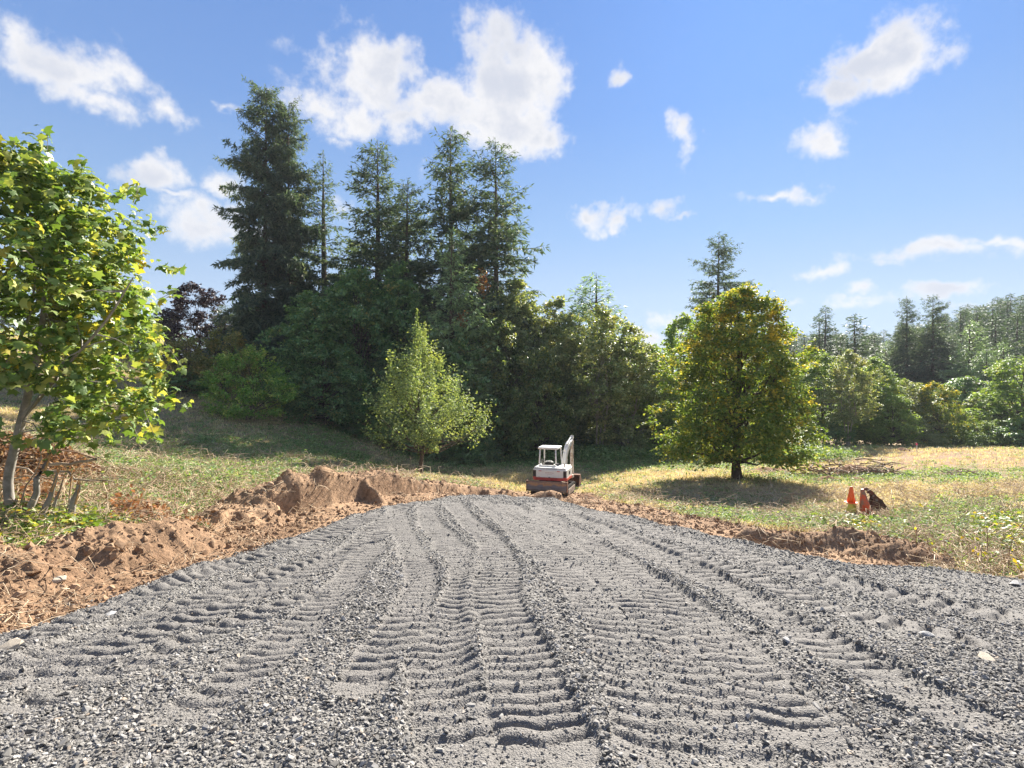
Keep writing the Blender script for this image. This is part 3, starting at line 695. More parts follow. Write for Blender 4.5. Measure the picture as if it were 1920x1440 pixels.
def broadleaf(name, seed, H, R, hb, prof, ncl, twigs, lpt, leaf, rc, tmpl=LEAF2, lean=(0, 0), upright=.2, lobes=.18, stems=1, tr=.16, droop=.25, inner=.3, flat=.6, shoots=()):
    """returns (wood mesh, crown mesh); prof(t) gives crown radius (0..1) from crown base t=0 to top t=1"""
    r = np.random.RandomState(seed)
    t = r.uniform(0, 1, ncl * 3); keep = r.rand(ncl * 3) < np.array([prof(a) for a in t]) + .05; t = t[keep][:ncl]; n = len(t)
    az = r.uniform(0, 2 * math.pi, n); ph = r.uniform(0, 6.28, 3)
    lob = 1 + lobes * (np.sin(2 * az + ph[0]) * .5 + np.sin(3 * az + ph[1] + 4 * t) * .6 + np.sin(5 * az + ph[2] + 9 * t) * .4) + r.normal(0, .05, n)
    rr = R * np.array([prof(a) for a in t]) * lob * np.sqrt(r.uniform(inner, 1, n))
    rr = np.maximum(rr - rc * .5, 0)
    C = np.stack([np.cos(az) * rr + lean[0] * t, np.sin(az) * rr + lean[1] * t, hb + (H - hb) * (t * .95)], -1)
    axis = np.stack([lean[0] * t, lean[1] * t, hb + (H - hb) * t * .75], -1)
    outw = norm(C - axis + np.array([0, 0, 1e-3]))
    Ps = []; Ns = []; Ts = []
    for k in range(twigs):
        d = norm(outw + r.normal(0, .75, (n, 3)) * np.array([1, 1, flat]) + np.array([0, 0, upright])); L = rc * r.uniform(.6, 1.5, n) * (.7 + .3 * (1 - t))
        s = r.uniform(.08, 1, (n, lpt)); P = C[:, None] + d[:, None] * (s * L[:, None])[..., None]
        P = P + r.normal(0, .20 * rc, P.shape) * (1.05 - s[..., None] * .8) * np.array([1, 1, .7]); P[..., 2] -= droop * (s ** 2) * L[:, None]
        nn = norm(d[:, None] * .35 + np.array([0, 0, .75]) + r.normal(0, .55, P.shape)); tt = d[:, None] + r.normal(0, .6, P.shape) + np.array([0, 0, -.3])
        Ps.append(P.reshape(-1, 3)); Ns.append(nn.reshape(-1, 3)); Ts.append(tt.reshape(-1, 3))
    for (ax, az_, bx, bz, ns) in shoots:      # single shoots standing out of the crown, from (ax, az) to (bx, bz)
        s = r.uniform(0, 1, ns); yo = r.uniform(-.5, .5); P = np.stack([ax + (bx - ax) * s, np.full(ns, yo), az_ + (bz - az_) * s], -1) + r.normal(0, .16, (ns, 3)) * (1.15 - s[:, None])
        Ps.append(P); Ns.append(r.normal(0, .6, P.shape) + np.array([0, 0, .6])); Ts.append(np.array([bx - ax, 0, bz - az_]) + r.normal(0, .8, P.shape))
    P = np.vstack(Ps); m = P[:, 2] > .25 * hb + .02 * H; P = P[m]
    V, F = cards(P, np.vstack(Ns)[m], np.vstack(Ts)[m], leaf * r.uniform(.6, 1.3, len(P)), tmpl)
    crown = fast_mesh(name + '_crown', V, F)
    W = []
    for sidx in range(stems):
        a0 = 6.28 * sidx / stems + r.uniform(0, 1); sp = 0 if stems == 1 else 1
        top = np.array([lean[0] * .8 + sp * R * .3 * math.cos(a0), lean[1] * .8 + sp * R * .3 * math.sin(a0), H * .86])
        p = bent((sp * .12 * math.cos(a0), sp * .12 * math.sin(a0), -.35), top, r, 8, 0, .02); u = np.linspace(0, 1, 8)
        rad = tr * (1 - u * .9) * (1 if stems == 1 else .6); rad[0] *= 1.5; W.append((p, rad))
        for i in r.permutation(n)[:max(8, min(60, ncl // 3)) // stems]:
            f = np.clip((C[i, 2] / (H * .86)) * r.uniform(.45, .8), .08 + hb / H * .7, .93); q = np.array([np.interp(f, u, p[:, j]) for j in range(3)])
            if C[i, 2] > q[2] * .7: W.append((bent(q, C[i], r, 4, -.04, .05), np.linspace(max(.02, np.interp(f, u, rad) * .5), .01, 4)))
    V, F = tubes(W, 6); wood = fast_mesh(name + '_trunk', V, F, None, True)
    return wood, crown

def conifer(name, seed, H, R, hb, dens=1.0, droop=.22, upt=.12, irregular=.25, power=.8, card=.5, gap=.32, side=(0, 0), double=False, tr=None, twig=1.0, top=.0):
    r = np.random.RandomState(seed); Ps = []; Ns = []; Ts = []; Ss = []; W = []
    tr = tr or H * .0135
    W.append((np.stack([.15 * np.sin(np.linspace(0, 3, 10) + seed), .1 * np.cos(np.linspace(0, 3, 10)), np.linspace(-.5, H, 10)], -1), tr * np.array([1.25, 1, .95, .88, .8, .68, .55, .4, .2, .03])))
    z = hb
    while z < H * .985:
        f = (z - hb) / (H - hb); rad = R * (1 - f) ** power * (.75 + .25 * min(1, f * 6 + .3)) + .04 * R
        nb = r.randint(3, 6)
        for k in range(nb):
            if r.rand() > dens * 1.1: continue
            a = r.uniform(0, 6.28); L = rad * (1 + irregular * r.normal()) * (1 + side[0] * math.cos(a - side[1]))
            if f > .93: L = max(L, .25)
            if L < .1: continue
            d = np.array([math.cos(a), math.sin(a), 0]); z0 = z + r.uniform(-.3, .3) * gap
            el = .55 * f + .12 * r.normal() - .02
            s = np.linspace(0, 1, 6); q = np.array([0, 0, z0]) + d * (s * L)[:, None]; q[:, 2] += L * (math.tan(el) * s - droop * (1 - .7 * f) * s ** 2 * 1.3 + upt * s ** 4)
            if L > .8: W.append((q, np.linspace(max(.018, .014 * L), .008, 6)))
            # side twigs, longest in the middle of the branch, each carrying needle sprays
            nt = max(3, int(L / .17 * twig)); st = np.sort(r.uniform(.12 if f > .35 else .25, 1, nt)); c = np.stack([np.interp(st, s, q[:, j]) for j in range(3)], -1)
            tl = (np.minimum(.32 * L * (1.15 - st), 1.0) + .22) * r.uniform(.6, 1.25, nt); sg = np.where(r.rand(nt) < .5, -1, 1)
            perp = np.array([-d[1], d[0], 0]); td = norm(d * .75 + perp * sg[:, None] * r.uniform(.4, 1.2, (nt, 1)) + np.array([0, 0, -.25]) * r.uniform(-.3, 1.6, (nt, 1)))
            ns_ = np.maximum(2, (tl / .15 * twig).astype(int)); rep = np.repeat(np.arange(nt), ns_)
            u = r.uniform(0, 1, len(rep)); P = c[rep] + td[rep] * (u * tl[rep])[:, None]; P[:, 2] -= .28 * u ** 2 * tl[rep] * (1 - .5 * f)
            T = td[rep] + r.normal(0, .5, P.shape) + np.array([0, 0, -.15]); Nn = np.array([0, 0, 1.]) + r.normal(0, .55, P.shape)
            Ps.append(P); Ts.append(T); Ns.append(Nn); Ss.append(card * r.uniform(.5, 1.15, len(P)) * (.55 + .45 * (1 - f)))
        z += gap * r.uniform(.6, 1.4) * (1.15 - .55 * f)
    # leader
    P = np.stack([np.zeros(12), np.zeros(12), np.linspace(H * .965, H, 12)], -1); Ps.append(P); Ts.append(np.stack([r.normal(0, .5, 12), r.normal(0, .5, 12), np.full(12, .8)], -1)); Ns.append(r.normal(0, 1, (12, 3))); Ss.append(np.full(12, card * .45))
    V, F = cards(np.vstack(Ps), np.vstack(Ns), np.vstack(Ts), np.concatenate(Ss), SPRAY)
    crown = fast_mesh(name + '_crown', V, F); V, F = tubes(W, 5); wood = fast_mesh(name + '_trunk', V, F, None, True)
    return wood, crown
def setmat(o, m):
    if not o.data.materials: o.data.materials.append(None)
    o.material_slots[0].link = 'OBJECT'; o.material_slots[0].material = m
def plant(kind, label, cat, proto, x, y, z, sxy, sz, rz, wood_m, leaf_m, group=None, crown_name='crown'):
    t = thing(kind, label, cat, (x, y, z), rz, group); t.scale = (sxy, sxy, sz)
    w = link('trunk' if crown_name == 'crown' else 'stems', proto[0], t); setmat(w, wood_m)
    c = link(crown_name, proto[1], t); setmat(c, leaf_m); return t

M_bark = simple_mat('bark', (.13, .095, .07), (.075, .055, .04), .9, .15, nscale=3., bstr=.6, bdist=.03)
M_barkg = simple_mat('grey_bark', (.34, .31, .27), (.20, .18, .15), .85, .2, nscale=5., bstr=.4, bdist=.01)
M_barkpale = simple_mat('pale_bark', (.42, .37, .30), (.25, .21, .17), .85, .2, nscale=4., bstr=.4, bdist=.02)
fir_a = leaf_mat('fir_needles', [(0.057, 0.094, 0.067), (0.102, 0.143, 0.094), (0.193, 0.234, 0.143)], (0.246, 0.246, 0.139), (.60, .78), .36, .6, .15, (1.1, 1.15, .65), .5)
fir_b = leaf_mat('young_fir_needles', [(0.152, 0.232, 0.132), (0.243, 0.345, 0.173), (0.386, 0.486, 0.243)], None, trans=.35, tcol=(1.1, 1.15, .6))
fir_c = leaf_mat('far_fir_needles', [(0.053, 0.093, 0.053), (0.093, 0.146, 0.072), (0.146, 0.198, 0.098)], (0.158, 0.184, 0.086), (.6, .8), .3, .6, .2, (1.1, 1.15, .6), .08)
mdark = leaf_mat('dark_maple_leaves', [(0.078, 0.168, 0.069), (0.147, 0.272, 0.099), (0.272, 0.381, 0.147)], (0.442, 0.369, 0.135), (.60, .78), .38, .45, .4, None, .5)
mmid2 = leaf_mat('dark_green_leaves', [(0.07, 0.12, 0.045), (0.13, 0.19, 0.06), (0.24, 0.30, 0.11)], (0.33, 0.31, 0.10), (.52, .72), .38, .5, .25, None, .45)  # a darker green than the plain green leaves
mgrey = leaf_mat('alder_leaves', [(0.140, 0.202, 0.078), (0.245, 0.307, 0.123), (0.473, 0.490, 0.263)], (0.455, 0.437, 0.210), (.52, .7), .38, .5, .22, None, .45)
mmid = leaf_mat('green_leaves', [(0.125, 0.215, 0.053), (0.215, 0.322, 0.080), (0.339, 0.447, 0.134)], (0.572, 0.554, 0.125), (.60, .76), .4, .55, .2, None, .5)
myel = leaf_mat('yellowing_leaves', [(0.097, 0.179, 0.040), (0.179, 0.267, 0.057), (0.307, 0.356, 0.090)], (0.700, 0.536, 0.080), (.47, .76), .40, .55, .15, None, .9, (3.0, 10.5, .05))
mlight = leaf_mat('light_leaves', [(0.14, 0.20, 0.075), (0.24, 0.31, 0.12), (0.41, 0.46, 0.21)], (0.42, 0.46, 0.14), (.46, .66), .36, .6, .15, (1.2, 1.2, .6), .8)
mbush = leaf_mat('bush_leaves', [(0.115, 0.250, 0.048), (0.192, 0.355, 0.058), (0.307, 0.461, 0.106)], (0.518, 0.538, 0.134), (.52, .68), .35, .5, .3, None, .8)
molive = leaf_mat('olive_leaves', [(0.125, 0.157, 0.042), (0.229, 0.240, 0.062), (0.354, 0.333, 0.104)], (0.416, 0.291, 0.104), (.52, .68), .35, .5, .3, None, .6)
mpurple = leaf_mat('purple_leaves', [(0.030, 0.016, 0.019), (0.054, 0.027, 0.027), (0.081, 0.041, 0.035)], None, trans=.15, tcol=(1.2, .8, .6))
mnear = leaf_mat('maple_leaves', [(0.09, 0.165, 0.04), (0.15, 0.24, 0.06), (0.26, 0.34, 0.11), (0.42, 0.45, 0.13)], (0.52, 0.44, 0.08), (.56, .74), .42, .45, .35, (1.35, 1.25, .5), .8)
morange = leaf_mat('orange_leaves', [(.25, .10, .04), (.36, .17, .06), (.38, .24, .08)], None, trans=.35, tcol=(1.2, 1, .6))

def egg(t): return (math.sin(math.pi * min(1, t * .82 + .18)) ** .6) * (1 - .12 * t)
def dome(t): return math.sqrt(max(0, 1 - (max(0, t - .25) / .78) ** 2)) * (.78 + .22 * min(1, t * 5))
def cone_(t): return max(0.04, (1 - t) ** .75) * (.7 + .3 * min(1, t * 6))
def column(t): return (.75 + .25 * math.sin(3 * t)) * (1 - max(0, t - .6) / .42) ** .6 if t < 1 else .05

# prototypes, built once and shared
PF = [conifer('fir_one', 11, 26, 4.6, 4.0, .98, .38, .12, .36, .42, .72, .34, twig=1.45),
      conifer('fir_two', 12, 24, 4.0, 5.0, 1.0, .34, .18, .30, .68, .68, .40, twig=1.3),
      conifer('fir_three', 13, 24, 4.3, 7.0, .9, .42, .20, .28, .62, .68, .46, twig=1.25),
      conifer('fir_narrow', 14, 22, 2.3, 5.0, .8, .34, .1, .4, .7, .6, .38, twig=1.25)]
PY = conifer('fir_young', 15, 14, 3.8, .8, 1.0, .05, .12, .12, .95, .5, .24, twig=1.25)
PD = [conifer('fir_distant', 16, 24, 4.4, 1.5, 1.0, .26, .12, .22, .75, 1.15, .55, twig=.7), conifer('fir_distant_open', 17, 24, 3.9, 2.0, .95, .28, .16, .25, .7, 1.1, .6, twig=.7)]
PB = [broadleaf('broadleaf_dense', 21, 12, 4.6, .6, dome, 260, 5, 20, .26, 1.25, droop=.35, tr=.2),
      broadleaf('broadleaf_tall', 22, 14, 3.8, 1.2, egg, 240, 5, 20, .24, 1.15, droop=.25, tr=.18, stems=2),
      broadleaf('broadleaf_round', 23, 11, 4.4, .9, dome, 230, 5, 20, .25, 1.2, droop=.3, tr=.18),
      broadleaf('broadleaf_open', 24, 12, 3.8, 3.4, egg, 170, 5, 18, .22, 1.05, droop=.15, tr=.15, stems=3, lobes=.3)]
PS = [broadleaf('shrub_wide', 31, 4.6, 3.0, .15, dome, 130, 6, 22, .13, .75, stems=5, tr=.07, droop=-.05, upright=.5), broadleaf('shrub_low', 32, 2.6, 2.0, .05, dome, 60, 6, 18, .14, .6, stems=4, tr=.05, droop=.05, upright=.35)]
PH = {id(p): h for p, h in ((PF[0], 26), (PF[1], 24), (PF[2], 24), (PF[3], 22), (PY, 14), (PD[0], 24), (PD[1], 24), (PB[0], 12), (PB[1], 14), (PB[2], 11), (PB[3], 12), (PS[0], 4.6), (PS[1], 2.6))}
PR = {id(p): h for p, h in ((PF[0], 4.6), (PF[1], 4.0), (PF[2], 4.3), (PF[3], 2.3), (PY, 3.8), (PD[0], 4.2), (PD[1], 3.6), (PB[0], 4.9), (PB[1], 4.1), (PB[2], 4.7), (PB[3], 3.9), (PS[0], 3.2), (PS[1], 2.1))}
def at(kind, label, cat, proto, px, top, D, wpx, rz, wm, lm, group=None, cn='crown'):
    x = (px - 960) / FPX * D; zt = CZ - (top - 720) / FPX * D; z0 = float(base(x, D)) - .05
    sz = (zt - z0) / PH[id(proto)]; sx = wpx / FPX * D / 2 / PR[id(proto)]
    return plant(kind, label, cat, proto, x, D, z0, sx, sz, rz, wm, lm, group, cn)
# the tall firs
at('fir_tree', 'tallest dark fir with a dense ragged crown at the left end of the fir row', 'fir tree', PF[0], 497, 162, 50, 142, .4, M_bark, fir_a)
at('fir_tree', 'tall fir growing close against the right side of the tallest fir', 'fir tree', PF[0], 541, 196, 51.5, 118, 2.6, M_bark, fir_a)
at('fir_tree', 'thin sparse fir with a narrow crown between the tallest fir and the next broad one', 'fir tree', PF[3], 607, 283, 53, 110, 1.0, M_bark, fir_a)
at('fir_tree', 'broad pointed fir, second wide one from the left in the fir row', 'fir tree', PF[1], 705, 262, 51, 198, .2, M_bark, fir_a)
at('fir_tree', 'shorter dark fir squeezed between the two broad firs of the row', 'fir tree', PF[1], 766, 338, 49, 178, 3.3, M_bark, fir_a)
at('fir_tree', 'tall broad fir standing behind the pale young fir', 'fir tree', PF[1], 846, 238, 50, 198, 5.0, M_bark, fir_a)
at('fir_tree', 'open fir with a bare lower trunk at the right end of the fir row', 'fir tree', PF[2], 928, 263, 49, 192, .9, M_bark, fir_a)
at('fir_tree', 'pale bluish young fir in front of the tall fir row', 'fir tree', PY, 850, 428, 41.5, 230, .3, M_bark, fir_b)
at('fir_tree', 'lone fir rising behind the yellowing maple', 'fir tree', PF[2], 1347, 436, 76, 135, 2.2, M_bark, fir_a)
at('cedar_tree', 'grey green cedar top showing above the broadleaf trees at centre', 'cedar tree', PY, 1112, 512, 49.5, 300, 2.0, M_bark, fir_b)
at('fir_tree', 'dark fir filling the gap low behind the tallest firs', 'fir tree', PY, 560, 520, 56, 240, 1.3, M_bark, fir_a)
at('fir_tree', 'dark fir with drooping boughs beside the purple leaved tree', 'fir tree', PY, 420, 570, 52, 130, 2.3, M_bark, fir_a)
# left bank
at('plum_tree', 'dark purple leaved tree on the bank left of the tallest fir', 'purple leaved tree', PB[2], 368, 530, 53, 150, .5, M_bark, mpurple)
at('broadleaf_tree', 'dark tree half hidden behind the crown of the near maple', 'tree', PB[2], 250, 585, 55, 200, .7, M_bark, mdark)
at('shrub', 'olive yellow shrub behind the bright green bush on the bank', 'shrub', PS[0], 425, 622, 43, 160, .5, M_bark, molive, None, 'foliage')
at('shrub', 'brownish olive shrub left of the bright green bush', 'shrub', PS[0], 345, 635, 41, 130, 2.5, M_bark, molive, None, 'foliage')
at('shrub', 'bright green rounded bush on the shaded bank', 'shrub', PS[0], 465, 652, 36, 175, 1.5, M_bark, mbush, None, 'foliage')
at('shrub', 'dark low shrub at the foot of the olive shrubs', 'shrub', PS[1], 350, 700, 40, 120, 1.5, M_bark, mdark, None, 'foliage')
# edge of the wood, left to right
E = [('big dark maple clump right of the bright green bush', PB[0], 590, 545, 42, 200, mdark), ('dark maple with reddish brown leaves just left of the light green tree', PB[0], 668, 500, 44, 210, mdark),
     ('low dark maple boughs over the shaded slope', PB[2], 610, 640, 39.5, 170, mdark), ('dark maple directly behind the light green tree', PB[1], 745, 480, 45, 180, mdark),
     ('dark maple between the light green tree and the excavator', PB[2], 870, 625, 41, 170, mdark), ('dense dark maple above the excavator left side', PB[0], 935, 600, 42.5, 190, mmid2),
     ('tall grey green alder right of the fir row', PB[1], 968, 508, 47, 185, mgrey), ('yellowish topped alder behind the excavator boom', PB[1], 1045, 545, 46, 170, mgrey),
     ('grey green alder with pale trunks right of the excavator', PB[3], 1125, 570, 43, 180, mgrey), ('silvery leaved willow left of the yellowing maple', PB[1], 1180, 598, 44, 170, mgrey),
     ('light green tree filling the gap left of the yellowing maple', PB[2], 1232, 645, 46, 150, mmid), ('rounded green tree just behind the left shoulder of the yellowing maple', PB[2], 1290, 588, 52, 170, mmid),
     ('dark maple boughs hanging low behind the excavator', PB[2], 1010, 650, 41.5, 150, mmid2)]
for i, (lb, p, px, tp, D, w, m) in enumerate(E): at('broadleaf_tree', lb, 'tree', p, px, tp, D, w, i * 1.7, M_barkpale if m is mgrey else M_bark, m)
# deeper rows that close the wood
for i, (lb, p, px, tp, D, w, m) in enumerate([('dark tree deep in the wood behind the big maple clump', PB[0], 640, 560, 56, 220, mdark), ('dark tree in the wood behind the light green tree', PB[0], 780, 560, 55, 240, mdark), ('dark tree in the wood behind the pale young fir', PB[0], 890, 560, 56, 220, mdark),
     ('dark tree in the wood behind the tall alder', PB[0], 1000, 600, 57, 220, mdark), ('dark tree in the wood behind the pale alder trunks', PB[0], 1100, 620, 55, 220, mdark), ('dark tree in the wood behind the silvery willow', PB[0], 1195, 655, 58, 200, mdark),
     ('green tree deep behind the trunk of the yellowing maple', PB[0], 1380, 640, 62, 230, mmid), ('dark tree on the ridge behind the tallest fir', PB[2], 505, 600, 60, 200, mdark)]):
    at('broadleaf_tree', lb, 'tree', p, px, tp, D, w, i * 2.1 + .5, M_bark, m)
# right side of the field
E = [('leafy green tree right behind the yellowing maple', PB[1], 1545, 655, 50, 150, mmid), ('slender tree with several bare stems at the far field edge', PB[3], 1590, 655, 46, 120, mgrey), ('tree with a yellow tinted top beside the bare stemmed tree', PB[1], 1638, 664, 51, 135, mmid),
     ('low green thicket tree right of the yellow tinted one', PB[2], 1705, 712, 52, 140, mgrey), ('small tree with bright yellow leaf tips at the field edge', PB[2], 1757, 715, 50, 105, myel), ('dark thicket tree behind the yellow tipped one', PB[0], 1810, 705, 58, 170, mdark),
     ('yellow and green tree at the right edge of the picture', PB[2], 1918, 665, 50, 190, mmid), ('grey green thicket tree below the right hand firs', PB[2], 1850, 740, 54, 140, mgrey), ('green tree at the field edge beneath the far fir pair', PB[2], 1672, 735, 47.5, 110, mmid)]
for i, (lb, p, px, tp, D, w, m) in enumerate(E): at('broadleaf_tree', lb, 'tree', p, px, tp, D * 1.17, w, i * 1.3 + .4, M_barkpale if m is mgrey else M_bark, m)
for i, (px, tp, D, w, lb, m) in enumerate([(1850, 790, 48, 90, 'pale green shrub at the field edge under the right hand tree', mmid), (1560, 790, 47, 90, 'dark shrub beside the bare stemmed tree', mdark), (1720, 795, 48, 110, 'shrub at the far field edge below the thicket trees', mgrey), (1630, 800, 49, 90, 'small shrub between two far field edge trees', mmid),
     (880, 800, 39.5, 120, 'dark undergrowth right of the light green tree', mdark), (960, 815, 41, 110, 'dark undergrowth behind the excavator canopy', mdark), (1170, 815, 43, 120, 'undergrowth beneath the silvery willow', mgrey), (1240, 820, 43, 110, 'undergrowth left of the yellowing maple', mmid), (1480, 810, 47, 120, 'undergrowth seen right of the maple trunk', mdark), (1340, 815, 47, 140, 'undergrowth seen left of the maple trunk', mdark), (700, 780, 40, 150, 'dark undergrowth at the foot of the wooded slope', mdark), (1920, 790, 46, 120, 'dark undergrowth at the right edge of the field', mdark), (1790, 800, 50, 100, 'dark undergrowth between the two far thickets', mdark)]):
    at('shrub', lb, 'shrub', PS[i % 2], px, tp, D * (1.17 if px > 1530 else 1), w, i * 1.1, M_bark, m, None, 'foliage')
# firs beyond the field
for i, (px, tp, D, w, p, lb) in enumerate([(1548, 574, 112, 70, 0, 'far fir at the left end of the distant right hand group'), (1536, 590, 114, 60, 1, 'slightly lower far fir beside the leftmost distant one'), (1603, 590, 95, 100, 0, 'dark full fir left of the far fir pair'), (1640, 625, 105, 80, 0, 'low rounded far fir right of the dark full one'),
    (1700, 556, 88, 62, 2, 'left fir of the tall far pair'), (1750, 552, 86, 72, 3, 'right open branched fir of the tall far pair'), (1822, 600, 78, 130, 4, 'broad mid green young fir right of the tall far pair'), (1880, 640, 76, 110, 4, 'light green young fir near the right edge'), (1725, 610, 92, 110, 0, 'fir standing just behind the tall far pair'), (1868, 590, 96, 90, 0, 'dark pointed fir behind the light green young fir'), (1905, 585, 100, 80, 1, 'dark fir at the far right edge'), (1575, 625, 100, 90, 0, 'short fir between the leftmost distant firs and the dark full one'), (1662, 640, 90, 110, 4, 'low young fir left of the tall far pair'), (1785, 640, 84, 80, 2, 'dark fir filling the gap right of the tall far pair'), (1846, 655, 72, 120, 4, 'dense young fir low above the right hand thickets')]):
    pr = [PD[0], PD[1], PF[1], PF[2], PY][p]; w = w * 1.2
    at('fir_tree', lb, 'fir tree', pr, px, tp, D, w, i * 1.9, M_bark, [fir_c, fir_c, fir_a, fir_a, fir_b][p])
r_ = random.Random(5)
for i in range(190):
    D = r_.uniform(110, 260); px = r_.uniform(1440, 2020) if i < 150 else r_.uniform(-60, 1440)
    x = (px - 960) / FPX * D; z0 = float(base(x, D)); h = r_.uniform(15, 24); s = h / 24
    top = 720 - (z0 + h - CZ) / D * FPX
    lim = 640 if px < 1640 else 640 - (px - 1640) * .27
    if top < lim - 25: s *= max(.5, ((720 - lim + 15) / FPX * D + CZ - z0) / h)
    br = r_.random() < .22
    plant('broadleaf_tree' if br else 'fir_tree', 'rounded broadleaf tree among the firs on the distant hillside' if br else 'one of the many small firs on the distant wooded hillside', 'tree' if br else 'fir tree', PB[2] if br else PD[i % 2], x, D, z0 - .3, s * 1.25 * (1.1 if not br else 1.3) * r_.uniform(.9, 1.3), s * (1 if not br else 1.2), r_.uniform(0, 6.28), M_bark, mgrey if br else fir_c, 'broadleaf trees on the distant hillside' if br else 'firs on the distant hillside')

# the yellowing maple in the meadow
P_ = broadleaf('maple_crown', 41, 10.4, 3.6, 1.0, lambda t: dome(t) * (1 - .06 * t) + .02, 620, 6, 19, .155, .9, droop=.3, tr=.24, lobes=.24, flat=.45, inner=.2)
x, y = -(-(1383 - 960) / FPX * 30), 30.0
plant('maple_tree', 'large rounded maple with yellowing top standing alone in the meadow', 'maple tree', P_, x, y, gz(x, y) - .02, 1, 1, .3, M_bark, myel)
# the light green small tree with upright shoots
def shoots(t): return (1 - t) ** .62 * (.55 + .45 * min(1, t * 3 + .1))
LSH = [((a - 787) / 35.6, (890 - b) / 35.6, (c - 787) / 35.6, (890 - d) / 35.6, n) for a, b, c, d, n in ((790, 700, 797, 585, 420), (770, 700, 762, 612, 260), (820, 700, 828, 622, 240), (715, 730, 697, 632, 330), (700, 760, 680, 690, 240), (850, 730, 872, 632, 330), (845, 700, 850, 650, 180), (850, 770, 905, 722, 330), (850, 800, 885, 760, 260), (740, 810, 652, 798, 380), (730, 830, 668, 832, 260), (740, 780, 672, 745, 220), (740, 700, 738, 650, 200), (860, 840, 862, 860, 160))]
P_ = broadleaf('light_tree', 42, 7.0, 3.3, 1.45, lambda t: (1 - t) ** .72 * (.7 + .3 * min(1, t * 6)), 190, 4, 24, .12, .95, droop=-.45, upright=1.3, tr=.13, lobes=.6, flat=.9, inner=.2, shoots=LSH)
x, y = (787 - 960) / FPX * 30, 30.0
plant('small_tree', 'light green small tree with ragged upright shoots in front of the dark wood', 'small tree', P_, x, y, gz(x, y) - .02, 1, 1.03, 1.9, M_bark, mlight)
# orange leaved sprigs in the wood edge
for i, (px, py, D, s, lb) in enumerate([(905, 530, 43.5, .55, 'orange leaved creeper high on the pale young fir'), (868, 600, 40.6, .35, 'small orange leaved sprig above the light green tree')]):
    p = px2w(px, py, D); r = np.random.RandomState(60 + i); n = 260; q = r.normal(0, 1, (n, 3)) * np.array([.45, .3, .8]) * s
    V, F = cards(q, r.normal(0, 1, (n, 3)), r.normal(0, 1, (n, 3)), .16 * r.uniform(.6, 1.2, n), LEAF2)
    tag(link('creeper', fast_mesh('creeper', V, F, [morange]), None, p), lb, 'creeper')

